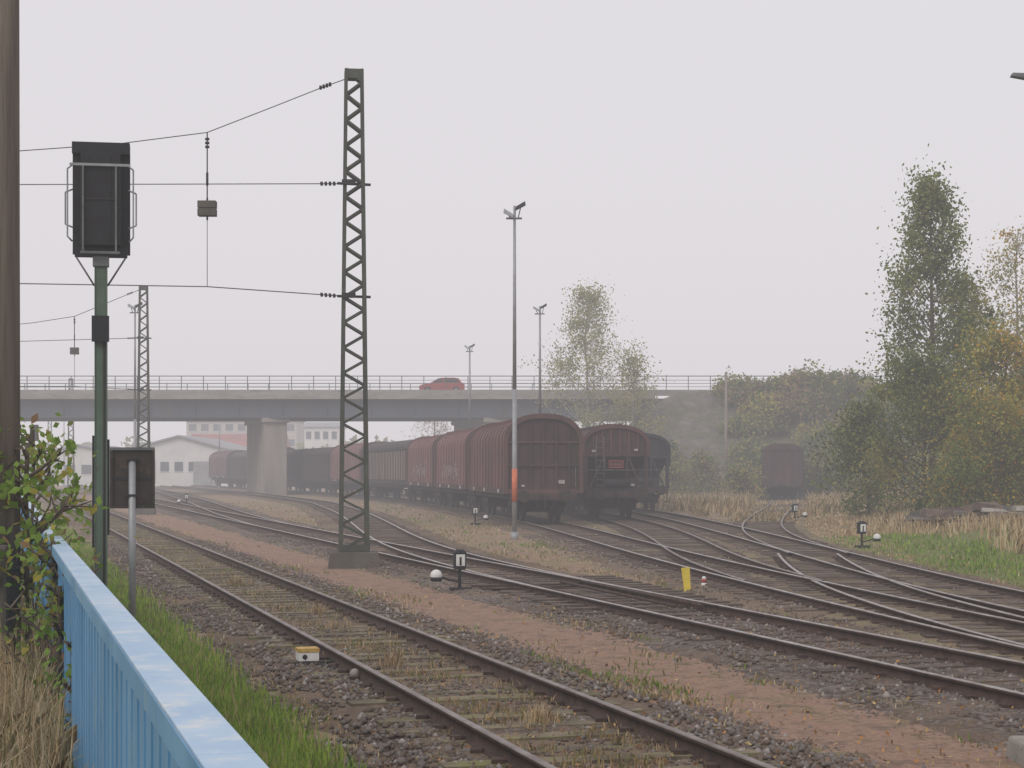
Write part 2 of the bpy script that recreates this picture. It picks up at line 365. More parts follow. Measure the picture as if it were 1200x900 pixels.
tcount=0
def build_track(t, bed='ballast', slp='sleeper', top='railtop', half=1.65, maxslp=150, name='railway_track'):
    global tcount
    k=tcount; tcount+=1
    root=empty(name)
    rng=np.random.default_rng(50+k)
    off=[-half-.75,-half,-.9,0,.9,half,half+.75]; zz=[-.06,.03,.045,.04,.045,.03,-.06]
    n=len(t.y); V=[];F=[]
    jit=rng.normal(size=(n,7))*.012; jw=rng.normal(size=(n,7))*.13
    for i in range(n):
        for j in range(7):
            o=off[j]+(jw[i,j] if j in (0,1,5,6) else 0)
            V.append((t.x[i]+t.nx[i]*o, t.y[i]+t.ny[i]*o, zz[j]+jit[i,j]*.5+k*.004))
    for i in range(n-1):
        for j in range(6):
            a=i*7+j; F.append((a,a+1,a+8,a+7))
    np_mesh('ballast_bed',V,F,np.zeros(len(F)),[bed],root)
    dz=RT-k*.0025
    prof=[(-.07,-.152),(.07,-.152),(.07,-.142),(.012,-.125),(.012,-.045),(.034,-.038),(.036,-.008),(.028,0),(-.028,0),(-.036,-.008),(-.034,-.038),(-.012,-.045),(-.012,-.125),(-.07,-.142)]
    np_=len(prof); V=[];F=[];mi=[]
    for side in (-1,1):
        b=len(V)
        for i in range(n):
            for px,pz in prof:
                o=side*.7535+px
                V.append((t.x[i]+t.nx[i]*o, t.y[i]+t.ny[i]*o, dz+pz))
        for i in range(n-1):
            for j in range(np_):
                jj=(j+1)%np_
                F.append((b+i*np_+j,b+i*np_+jj,b+(i+1)*np_+jj,b+(i+1)*np_+j)); mi.append(1 if j in (6,7,8) else 0)
    np_mesh('rails',V,F,mi,['rail',top],root)
    mb=MB()
    L=t.s[-1]; q=.3
    while q<L:
        Y=float(np.interp(q,t.s,t.y)); q+=.62
        if Y>maxslp: break
        x,tx,ty=t.at(Y); nx,ny=ty,-tx
        hl=1.27+random.uniform(-.05,.05); hw=.125+random.uniform(-.015,.012); zt=.060+k*.004+random.uniform(-.018,.008); r=random.uniform(-.035,.035)
        pts=[]
        for z in (-.08,zt):
            for a,c in ((-hl,-hw),(hl,-hw),(hl,hw),(-hl,hw)):
                cc=c+r*a
                pts.append((x+nx*a+tx*cc, Y+ny*a+ty*cc, z))
        mb.hexa(pts,slp)
        if Y<45:
            for sd in (-1,1):
                for o in (-.105,.105):
                    a=sd*.7535+o
                    px,py=x+nx*a,Y+ny*a
                    mb.box(px-.05,px+.05,py-.07,py+.07,zt,zt+.035,'rail')
    mb.obj('sleepers',root)
    return root

T1=Track([(6,4.4-1.8),(260,4.4-78)])
T2=Track([(8,10.2-2.4),(260,10.2-78)])
TA=Track([(9,8.55),(12,8.15),(21.5,6.55),(28,5.6),(40.6,4.06),(66.6,1.55),(85,-.9),(112,-5.6),(135,-11.3),(158,-18.2),(194,-30),(240,-46)])
TB=Track([(33,5.15),(38,4.75),(45,4.9),(52,5.15),(62,5.2),(74.7,4.75),(90,3.0),(112,-.7),(135,-6.2),(158,-13.2)])
TC=Track([(9,11.2),(12,10.6),(18,9.3),(25,8.35),(33,8.0),(42,8.0),(55,7.9),(70,7.7),(88,6.9),(112,3.9),(135,-.8)])
TF=Track([(44,7.95),(54,8.3),(65,9.6),(80,12.2),(100,16),(125,20),(140,22.3)])
TD=Track([(30,1.25),(36,-.45),(45,-2.5),(54.6,-4.0),(70,-6.0),(85,-8.1),(112,-12.6),(158,-24.6),(194,-36),(230,-47)])
TE=Track([(66,-9.5),(80,-13.2),(110,-20.2),(160,-32.5),(230,-52)])
TX=Track([(16,7.55),(21.5,6.75),(30,6.4),(38,7.0),(44,7.75)],win=6)
build_track(T1,'ballast2','sleeper_moss','railtop2',half=1.5)
build_track(T2)
build_track(TA,'ballast2')
build_track(TB,'ballast3',top='railtop2')
build_track(TC,'ballast2')
build_track(TD,'ballast2')
build_track(TE)
build_track(TF,'ballast3',top='railtop2',half=1.3)
build_track(TX,'ballast3')

mb=MB()
for i in range(13):
    Y=28+i*.62; x,tx,ty=T2.at(Y); nx,ny=ty,-tx
    pts=[]
    for z in (0.0,.088):
        for a,c in ((-1.3,-.12),(1.75+.05*i,-.12),(1.75+.05*i,.12),(-1.3,.12)):
            pts.append((x+nx*a+tx*c,Y+ny*a+ty*c,z))
    mb.hexa(pts,'sleeper')
for Y in (32.2,32.9):
    x,tx,ty=T2.at(Y); mb.cyl((x-ty*1.5,Y+tx*1.5,.10),(x+ty*.9,Y-tx*.9,.12),.018,n=6,m='rail')
x,tx,ty=T2.at(30)
for o in (-.62,.60,.15):
    mb.cyl((x+ty*o-3.2*tx,30-tx*o-3.2*ty,.165),(x+ty*(o+.12)+3.0*tx,30-tx*o+3.0*ty,.165),.028,n=6,m='rail')
mb.obj('railway_switch')

# ------------------------------------------------------------------ gravel stones
def stones(name, tr, y0,y1, N, lo, hi, seed, smin=.018, smax=.04):
    rng=np.random.default_rng(seed)
    inv=rng.uniform(1/y1,1/y0,N); Y=1/inv
    Y=np.where(rng.random(N)<.5, rng.uniform(y0,y1,N), Y)
    o=rng.uniform(lo,hi,N)*np.sign(rng.uniform(-1,1,N))
    keep=vnoise(Y*.9,o*1.8,seed+30)>-.45
    Y,o=Y[keep],o[keep]; N=len(Y)
    x=np.interp(Y,tr.y,tr.x); nx=np.interp(Y,tr.y,tr.nx); ny=np.interp(Y,tr.y,tr.ny)
    X=x+nx*o; YY=Y+ny*o
    Z=np.where(np.abs(o)>1.6,.03-(np.abs(o)-1.6)*.08,.05)
    S=rng.uniform(smin,smax,N)*(1+.4*rng.random(N)**4)
    base=np.array([[1,0,0],[0,1,0],[-1,0,0],[0,-1,0],[0,0,.8],[0,0,-.8]],float)
    Vt=base[None]*(1+rng.uniform(-.35,.35,(N,6,1)))+rng.normal(size=(N,6,3))*.15
    a=rng.uniform(0,6.28,N); ca,sa=np.cos(a),np.sin(a)
    xr=Vt[...,0]*ca[:,None]-Vt[...,1]*sa[:,None]; yr=Vt[...,0]*sa[:,None]+Vt[...,1]*ca[:,None]
    V=np.stack([xr*S[:,None]+X[:,None], yr*S[:,None]+YY[:,None], Vt[...,2]*S[:,None]+Z[:,None]],-1)
    f=np.array([[0,1,4],[1,2,4],[2,3,4],[3,0,4],[1,0,5],[2,1,5],[3,2,5],[0,3,5]])
    F=(f[None]+6*np.arange(N)[:,None,None]).reshape(-1,3)
    mi=np.repeat(rng.choice(3,N,p=[.42,.50,.08]),8)
    return np_mesh(name,V.reshape(-1,3),F,mi,['stone1','stone2','stone3'])
stones('gravel',T1,9.5,55,16000,.85,2.5,1)
stones('gravel',T1,9.5,40,3500,0,.7,2,.012,.028)
stones('gravel',T2,13,60,16000,0,2.5,3)
stones('gravel',TA,14,60,8000,0,2.5,4)
stones('gravel',TC,14,50,4000,0,2.4,5)

# ------------------------------------------------------------------ grass
def tracks_clear(X,Y,d=1.5):
    ok=np.ones(len(X),bool)
    for t in (T1,T2,TA,TB,TC,TD,TF,TX,TE):
        xx=np.interp(Y,t.y,t.x,left=1e4,right=1e4); ok&=np.abs(X-xx)>d
    return ok
rng=np.random.default_rng(11)
N=90000
Y=1/rng.uniform(1/75,1/10,N); u=rng.uniform(.55,2.85,N)
keep=(rng.random(N)<np.clip(1.15-.5*np.abs(u-1.6),0,1))&((vnoise(u*3,Y*1.2,1)+1)*.5+.35>rng.random(N))&(rng.random(N)<np.clip((2.85-u)*2.0+.3*vnoise(Y*1.5,u,7),0,1))
u,Y=u[keep],Y[keep]; H=rng.uniform(.05,.17,len(u))*(1+.4*(rng.random(len(u))>.9))
blades('grass',u-.3*Y,Y,gz(u,Y),H,.006+.0006*Y,rng.choice(4,len(u),p=[.30,.50,.10,.10]),['grass1','grass2','grass3','straw'],rng)
N=190000
Y=1/rng.uniform(1/120,1/12,N); X=rng.uniform(-.34,.42,N)*Y+rng.normal(size=N)*.5; u=X+.3*Y
msk=vnoise(u*1.3,Y*.45,3)+.5*vnoise(u*4,Y*1.6,4)
red=np.clip(1-np.abs(u-7.8)/1.5,0,1)*.9
keep=(u>2.9)&(msk-red>.15+rng.normal(size=N)*.28)&tracks_clear(X,Y,1.65)
X,Y,u=X[keep],Y[keep],u[keep]
H=rng.uniform(.025,.085,len(u))*(1+.008*Y)
gsel=vnoise(u*.8,Y*.3,12)>np.where(u>15,-.15,.25)
mi=np.where(gsel,rng.choice(5,len(u),p=[.12,.06,.30,.44,.08]),rng.choice(5,len(u),p=[.32,.30,.14,.05,.19]))
blades('dry_turf',X,Y,gz(u,Y),H,.005+.0007*Y,mi,['straw','straw2','grass3','grass1','straw3'],rng,lean=.9)
N=8000
Y=1/rng.uniform(1/70,1/11,N); o=rng.normal(size=N)*.45; msk=vnoise(Y*2.1,o*3,9)>.1
Y,o=Y[msk],o[msk]; xx=np.interp(Y,T1.y,T1.x)
blades('track_weeds',xx+o,Y,np.full(len(Y),.05),rng.uniform(.03,.10,len(Y)),.008+.0004*Y,rng.choice(3,len(Y)),['straw','grass3','straw2'],rng,lean=.8)
for (ty_,o_) in ((15.3,.1),(19.8,-.2),(27,.3),(33.5,-.1)):
    xx=float(np.interp(ty_,T1.y,T1.x)); n_=130
    blades('straw_tuft',xx+o_+rng.normal(size=n_)*.07,ty_+rng.normal(size=n_)*.07,np.full(n_,.05),rng.uniform(.1,.24,n_),np.full(n_,.008),rng.choice(3,n_),['straw','straw3','straw2'],rng,lean=.7)
N=17000
Y=rng.uniform(6.5,19,N); u=rng.uniform(-2.2,.36,N)
H=rng.uniform(.12,.58,N)*(1+.25*vnoise(u*3,Y*2,5))
blades('dry_grass',u-.3*Y,Y,gz(u,Y),H,np.full(N,.009),rng.choice(4,N,p=[.45,.18,.32,.05]),['straw','straw2','straw3','grass3'],rng,lean=.9)
# right hand meadow: short green turf beside the track, tall straw behind
N=100000
Y=rng.uniform(24,125,N); X=rng.uniform(8.5,34,N); u=X+.3*Y
xc=np.maximum(np.interp(Y,TC.y,TC.x),np.interp(Y,TF.y,TF.x,left=-99,right=99))
keep=(X>xc+1.7)&(vnoise(X*.5,Y*.25,6)+.35>rng.normal(size=N)*.3-.1)
X,Y,u,xc=X[keep],Y[keep],u[keep],xc[keep]
dd=X-xc+.9*vnoise(X*.4,Y*.3,2)
H=rng.uniform(.1,.5,len(u))*np.clip((dd-1.5)/3.5,.25,1.1)*(1+.3*vnoise(X,Y*.4,2))
gr=((dd<5.2)&(Y<58))|(vnoise(X*.6,Y*.2,8)>.55); p=rng.random(len(u))
mi=np.where(gr,np.where(p<.55,1,np.where(p<.85,5,3)),np.where(p<.5,0,np.where(p<.75,4,2))).astype(int)
H=np.where(gr,np.minimum(H*.6,.2),H)
blades('meadow_grass',X,Y,gz(u,Y),H,.012+.0006*Y,mi,['straw','grass1','straw2','grass3','straw3','grass2'],rng,lean=.6)
N=36000
Y=rng.uniform(72,140,N); X=rng.uniform(7,34,N); xf=np.interp(Y,TF.y,TF.x); xcc=np.interp(Y,TC.y,TC.x)
keep=(X>xcc+2.2)&(vnoise(X*.5,Y*.2,16)>-.2)&((Y>84)|(np.abs(X-xf)<1.6))&~((np.abs(X-xf)<1.9)&(Y>119))
X,Y,xf=X[keep],Y[keep],xf[keep]; u=X+.3*Y
H=rng.uniform(.2,.9,len(X))*(1+.4*vnoise(X,Y*.5,17)); H=np.where(np.abs(X-xf)<1.7,H*.35,H)
blades('rough_grass',X,Y,gz(u,Y),H,np.full(len(X),.08),rng.choice(4,len(X),p=[.34,.32,.2,.14]),['straw','straw2','grass3','straw3'],rng,lean=.6)
N=2600
Y=1/rng.uniform(1/34,1/11,N); X=rng.uniform(-.3,.32,N)*Y; u=X+.3*Y
k=(u>2.4)&(rng.random(N)<np.clip(.25+.12*(u-3),0,1)); X,Y,u=X[k],Y[k],u[k]
C=np.stack([X,Y,gz(u,Y)+.03+.04*(~tracks_clear(X,Y,1.6))],1)
leaf_mesh('fallen_leaves',C,rng.uniform(.025,.06,len(X)),rng.choice(3,len(X)),['fall1','fall2','fall3'],rng)

# ------------------------------------------------------------------ trees
def tree(name,x,y,z0,H,prof,r0,nl,nleaf,ls,mats,probs,seed,spread=.4,upf=.7,trunk='bark',lean=(0,0),sigz=.8,top=1.0):
    rng=np.random.default_rng(seed); mb=MB()
    ts=[p[0] for p in prof]; rs=[p[1] for p in prof]
    K=9; tp=[]
    for i in range(K):
        t=i/(K-1); tp.append(Vector((x+lean[0]*t+rng.normal()*.012*H*t*.6, y+lean[1]*t+rng.normal()*.008*H*t, z0-.1+H*t*top)))
    mb.tube(tp,r0,8,trunk,r1=.02)
    def tat(t):
        f=min(max(t,0),.999)*(K-1); i=int(f); return tp[i].lerp(tp[i+1],f-i)
    cl=[]; cs=[]
    t0=ts[0]
    for i in range(nl):
        t=t0+(1-t0)*((i+rng.random())/nl)**.9; t=min(t,.985)
        R=float(np.interp(t,ts,rs))*rng.uniform(.5,1.2); az=rng.uniform(0,2*math.pi)
        st=max(t-.5*R*upf/H, t0*.45)
        p0=tat(st); d=Vector((math.cos(az),math.sin(az),0))
        base=tat(t)
        p3=base+d*R+Vector((0,0,.25*R*upf)); p1=p0.lerp(p3,.35)+d*R*.08; p2=p0.lerp(p3,.7)+Vector((0,0,-.03*R))
        rr=max(r0*(1-t)*.45,.018)
        mb.tube([p0,p1,p2,p3],rr,5,trunk,r1=.008)
        shade=rng.choice(len(mats),p=probs)
        for k in range(5):
            a=rng.uniform(.3,1); q=p1.lerp(p3,a)
            e=q+Vector(rng.normal(size=3))*R*.26+Vector((0,0,.12*R))
            mb.cyl(q,e,.012,.004,3,trunk,caps=False)
            cl.append(tuple(e)); cs.append(shade if rng.random()<.65 else rng.choice(len(mats),p=probs))
        cl.append(tuple(p3)); cs.append(shade)
    cl=np.array(cl); cs=np.array(cs)
    w=rng.gamma(1.1,1,len(cl)); w/=w.sum()
    pick=rng.choice(len(cl),nleaf,p=w)
    sg=spread*(.5+rng.random(len(cl)))
    C=cl[pick]+rng.normal(size=(nleaf,3))*sg[pick][:,None]*np.array([1,1,sigz])
    C[:,2]=np.maximum(C[:,2],z0+.05)
    ml=cs[pick]; sw=rng.random(nleaf)<.22; ml=np.where(sw,rng.choice(len(mats),nleaf,p=probs),ml)
    o=mb.obj(name); leaf_mesh('foliage',C,ls*rng.uniform(.6,1.3,nleaf),ml,mats,rng,o)
    return o

tree('poplar_tree',19.2,78,.4,15.0,[(.30,1.2),(.36,2.3),(.46,2.5),(.55,1.7),(.62,2.1),(.72,1.4),(.85,1.0),(.95,.55),(1,.2)],.2,60,14500,.17,
     ['leafg','leafg2','leafd','leafp'],[.36,.34,.12,.18],1,spread=.34,upf=1.6,sigz=1.2)
tree('poplar_tree',21.0,80,.4,11.0,[(.3,1.2),(.5,1.7),(.75,1.3),(1,.3)],.14,34,5500,.17,
     ['leafg2','leafg','leafy'],[.4,.35,.25],2,spread=.36,upf=1.4,sigz=1.1)
tree('birch_tree',22.2,75,.4,12.6,[(.25,1.0),(.45,1.7),(.7,1.4),(.9,.8),(1,.3)],.12,42,3400,.13,
     ['leafp','leafy','leafo'],[.6,.3,.10],3,spread=.36,upf=1.2,trunk='birch')
tree('birch_tree',24.6,79,.4,11.0,[(.25,1.2),(.5,1.7),(.8,1.2),(1,.3)],.12,36,3400,.13,
     ['leafp','leafy','leafg2'],[.45,.3,.25],4,spread=.36,upf=1.2,trunk='birch')
tree('field_maple',17.4,72,.3,6.6,[(.03,1.7),(.3,2.4),(.6,2.2),(.85,1.4),(1,.5)],.12,60,12500,.15,
     ['leafg','leafg2','leafy','leafd'],[.38,.28,.20,.14],5,spread=.43,upf=.8)
tree('field_maple',20.3,70,.4,7.3,[(.03,1.9),(.3,2.6),(.6,2.4),(.85,1.5),(1,.5)],.14,64,13500,.15,
     ['leafy','leafo','leafg2','leafg'],[.40,.20,.24,.16],6,spread=.44,upf=.8)
tree('field_maple',23.2,72,.4,6.8,[(.03,1.8),(.3,2.4),(.6,2.1),(.85,1.3),(1,.5)],.12,50,9500,.15,
     ['leafy','leafo','leafg','leafr'],[.36,.2,.30,.14],7,spread=.44,upf=.8)
tree('field_maple',19.0,67,.4,4.6,[(.03,1.5),(.4,2.0),(.8,1.3),(1,.4)],.1,44,8000,.13,
     ['leafy','leafg2','leafo','leafg'],[.36,.28,.16,.20],12,spread=.4,upf=.8)
tree('hawthorn_bush',15.7,75,.3,4.8,[(.02,1.1),(.4,1.7),(.8,1.2),(1,.4)],.08,38,6000,.14,
     ['leafg','leafd','leafg2'],[.45,.25,.30],8,spread=.38,upf=.8)
tree('hawthorn_bush',21.6,66,.4,3.0,[(.02,1.3),(.4,1.9),(.8,1.2),(1,.4)],.06,38,6000,.13,
     ['leafg','leafd','leafg2','leafo'],[.40,.25,.25,.10],9,spread=.38,upf=.6)
tree('hawthorn_bush',17.2,66,.3,2.4,[(.02,.9),(.4,1.4),(.8,1.0),(1,.3)],.05,30,4200,.12,
     ['leafg','leafo','leafg2','leafd'],[.42,.08,.35,.15],10,spread=.32,upf=.6)
tree('birch_tree',6.8,148,0,18.0,[(.22,2.0),(.34,3.3),(.5,3.9),(.62,3.2),(.75,2.4),(.9,1.3),(1,.4)],.2,75,10500,.2,
     ['leafp','leafg2','leafy'],[.5,.36,.14],21,spread=.55,upf=1.3,trunk='birch',lean=(-.5,0))
tree('birch_tree',10.3,146,0,12.0,[(.2,1.6),(.4,2.4),(.7,1.8),(1,.4)],.16,40,4600,.2,
     ['leafy','leafg2','leafp'],[.35,.4,.25],22,spread=.5,upf=1.1,trunk='birch')
tree('bare_tree',-8.6,190,0,8.6,[(.25,1.5),(.5,3.0),(.8,2.2),(1,.6)],.2,60,2200,.16,['leafr','leafp'],[.7,.3],23,spread=.5,upf=1)
tree('bare_tree',-2.0,200,0,8.0,[(.25,1.5),(.5,3.0),(.8,2.2),(1,.6)],.2,60,2600,.16,['leafr','leafy'],[.5,.5],24,spread=.5,upf=1)
for i,(x_,y_,h_) in enumerate(((11.5,124,2.6),(14.2,128,3.4),(16.3,121,2.2),(12.5,134,3.6),(23.5,128,3.4),(26,122,4.0),(9.0,130,2.8))):
    tree('hawthorn_bush',x_,y_,0,h_,[(.03,h_*.3),(.4,h_*.48),(.8,h_*.3),(1,.4)],.07,34,2600,.2,
     ['leafg','leafr','leafg2','leafy','leafd'],[.22,.28,.24,.12,.14],60+i,spread=.42,upf=.7)
WM=['weed','leafg2','leafy','leafr']
tree('bramble_bush',-3.98,14.0,.6,2.05,[(.05,.25),(.4,.38),(.8,.36),(1,.15)],.012,24,520,.09,WM,[.66,.2,.1,.04],31,spread=.12,upf=1)
tree('bramble_bush',-4.66,16.6,.6,2.25,[(.05,.25),(.4,.4),(.8,.36),(1,.15)],.012,22,420,.09,WM,[.6,.25,.1,.05],32,spread=.13,upf=1)
tree('bramble_bush',-3.38,12.6,.6,1.3,[(.05,.24),(.4,.32),(.8,.3),(1,.1)],.012,20,360,.075,WM,[.55,.2,.1,.15],33,spread=.11,upf=1)
tree('bramble_bush',-3.02,11.4,.55,1.1,[(.05,.12),(.5,.18),(1,.1)],.01,14,170,.065,WM,[.5,.2,.1,.2],35,spread=.08,upf=1)
tree('bramble_bush',-2.62,10.2,.55,.85,[(.05,.10),(.5,.14),(1,.1)],.01,12,110,.06,WM,[.4,.2,.1,.3],36,spread=.07,upf=1)

# ------------------------------------------------------------------ embankment
V=[];F=[];mi=[]
xs=list(np.arange(5,60,2.0))+list(np.arange(60,320,12)); yp=[(136,-.3),(139,1.4),(142,3.3),(145,5.2),(148,7.2),(151,9.0),(152.5,9.3),(169.5,9.3),(176,5.5),(190,-.3)]
for ix,xx in enumerate(xs):
    f=min(max((xx-5)/9.0,0),1)
    for j,(yy,zz) in enumerate(yp):
        cy=yy if yy>152 else 152.5-(152.5-yy)*(.25+.75*f)
        z=min(zz, -.3+ (9.6*f if xx<14 else 99))
        if j not in (0,6,7,9): z+=.3*float(vnoise(np.array(xx*.5),np.array(yy*.4),3))
        V.append((xx,cy,z))
n=len(yp)
for i in range(len(xs)-1):
    for j in range(n-1):
        a=i*n+j; F.append((a,a+n,a+n+1,a+1)); mi.append(1 if (xs[i]<21 and j<6) else 0)
M['slope']=mat('embankment_grass',(.15,.14,.075),(.085,.09,.045),.5,1,bump=.6,bscale=3,c3=(.18,.14,.085),scale3=.8,bdist=.2)
e=np_mesh('embankment',V,F,mi,['slope','stone_face'])

rng=np.random.default_rng(77)
cent=[]
for i in range(190):
    xx=rng.uniform(18,110) if i>80 else rng.uniform(19,38)
    yy=rng.uniform(126,151)
    zb=max(0,(yy-136)/16.5*9.3)
    cent.append((xx,yy,zb,rng.uniform(.9,2.3)))
for i in range(26): cent.append((rng.uniform(19,34),rng.uniform(149,152),8.6,rng.uniform(.8,1.7)))
for i in range(12):
    yy=rng.uniform(134,143); cent.append((rng.uniform(9,19),yy,max(0,(yy-136)/16.5*9.3)*.9,rng.uniform(.5,1.2)))
C=[];mm=[]
for (xx,yy,zb,R) in cent:
    nlf=int(400*R); d=rng.normal(size=(nlf,3)); d/=np.linalg.norm(d,axis=1)[:,None]
    r=R*(.4+.7*rng.random(nlf)**.7)*(1+.35*vnoise(d[:,0]*4,d[:,2]*4+R,int(R*10)))
    c=np.stack([xx+d[:,0]*r,yy+d[:,1]*r,zb+R*.55+np.abs(d[:,2])*r*.95-.3*R*(d[:,2]<0)*rng.random(nlf)*1.5],1)
    C.append(c); b=rng.choice(5,p=[.30,.24,.22,.10,.14]); mm.append(np.where(rng.random(nlf)<.6,b,rng.choice(5,nlf)))
C=np.concatenate(C); mm=np.concatenate(mm)
leaf_mesh('shrubs',C,rng.uniform(.2,.4,len(C)),mm,['leafg','leafg2','leafd','leafy','leafr'],rng)
C=[];mm=[]
for i in range(170):
    yy=rng.uniform(300,420); xx=rng.uniform(-160,110); R=rng.uniform(2.5,4.6)
    nlf=260; d=rng.normal(size=(nlf,3)); d/=np.linalg.norm(d,axis=1)[:,None]; r=R*(.4+.6*rng.random(nlf))
    C.append(np.stack([xx+d[:,0]*r,yy+d[:,1]*r,np.maximum(R*.9+d[:,2]*r*1.1,0)],1)); mm.append(rng.choice(3,nlf))
C=np.concatenate(C);mm=np.concatenate(mm)
leaf_mesh('distant_trees',C,rng.uniform(.8,1.6,len(C)),mm,['leafg','leafg2','leafr'],rng)

# ------------------------------------------------------------------ bridge
root=empty('road_bridge')
mb=MB()
x0,x1=-140,13.0
mb.box(x0,x1,155.0,168.0,8.75,9.25,'deckedge')
mb.box(x0,x1,154.7,154.997,8.7,9.55,'deckedge')
mb.box(x0,x1,168.003,168.3,8.7,9.55,'deckedge')
for yy in (155.6,159.4,163.4,167.0):
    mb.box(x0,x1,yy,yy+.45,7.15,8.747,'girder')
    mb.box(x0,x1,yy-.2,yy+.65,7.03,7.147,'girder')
for xx in np.arange(x0+3,x1,4):
    mb.box(xx,xx+.12,155.45,155.597,7.16,8.74,'girder')
mb.obj('deck',root)
mb=MB()
for yy in (154.85,168.15):
    end = x1 if yy>160 else 60
    for xx in np.arange(x0,end,2.0): mb.box(xx-.035,xx+.035,yy-.035,yy+.035,9.55,10.75,'galv_dk')
    mb.box(x0,end,yy-.045,yy+.045,10.752,10.83,'galv_dk')
    for z_ in (9.8,10.1,10.4): mb.box(x0,end,yy-.02,yy+.02,z_,z_+.045,'galv_dk')
mb.box(x1+.01,60,154.7,155,9.0,9.55,'deckedge')
mb.obj('parapet_railing',root)
d=Vector((-.287,.958,0)); nn=Vector((.958,.287,0))
for px in (-21.6,-1.4,-62,-100):
    mb=MB(); c=Vector((px,155.9,0)); w=1.05; L=11.4
    def P(a,b,z):
        q=c+nn*a+d*b; return (q.x,q.y,z)
    mb.hexa([P(-w,0,-.3),P(w,0,-.3),P(w,L,-.3),P(-w,L,-.3),P(-w,0,6.6),P(w,0,6.6),P(w,L,6.6),P(-w,L,6.6)],'conc_pier')
    mb.hexa([P(-w-.2,-.3,6.603),P(w+.2,-.3,6.603),P(w+.2,L+.3,6.603),P(-w-.2,L+.3,6.603),P(-w-.2,-.3,7.02),P(w+.2,-.3,7.02),P(w+.2,L+.3,7.02),P(-w-.2,L+.3,7.02)],'conc_pier')
    mb.obj('pier',root,bevel=.05)
mb=MB(); mb.box(12.2,14.2,153.5,169.4,-.3,8.7,'conc_dk'); mb.obj('abutment',root)

def car(x,y,z):
    r=empty('hatchback_car',(x,y,z))
    body=[(-2.05,.28),(2.0,.28),(2.06,.6),(2.0,.95),(1.75,1.02),(-.95,.98),(-1.85,.82),(-2.08,.6)]
    b=MB()
    b.prism(body,-.86,.86,'carred')
    cab=[(-1.05,.985),(1.8,1.02),(1.55,1.38),(1.1,1.46),(0.0,1.45),(-.35,1.38)]
    b.prism(cab,-.72,.72,'carred')
    for (a,c) in (((-.9,1.02),(0.05,1.38)),((.18,1.03),(1.25,1.38))):
        for s in (-1,1):
            y_=s*.724
            i=len(b.v)
            if a[0]<0: pts=[(a[0],a[1]),(c[0],a[1]),(c[0],c[1]),(-.35,c[1]-.02)]
            else: pts=[(a[0],a[1]),(1.6,a[1]),(1.4,1.36),(a[0],c[1])]
            b.v += [(px,y_+s*.01,pz) for px,pz in pts]; b.face([i,i+1,i+2,i+3],'glass')
    b.obj('body',r)
    w=MB()
    for wx in (-1.3,1.28):
        for s in (-1,1):
            w.cyl((wx,s*.68,.31),(wx,s*.875,.31),.31,n=16,m='tyre'); w.cyl((wx,s*.87,.31),(wx,s*.885,.31),.19,n=12,m='galv')
    w.obj('wheels',r)
    l=MB(); l.box(-2.09,-1.9,-.8,-.45,.62,.76,'lampwhite'); l.box(1.93,2.07,-.82,-.6,.75,.92,'lampred'); l.obj('lamps',r)
    return r
car(-6.4,156.6,9.25)

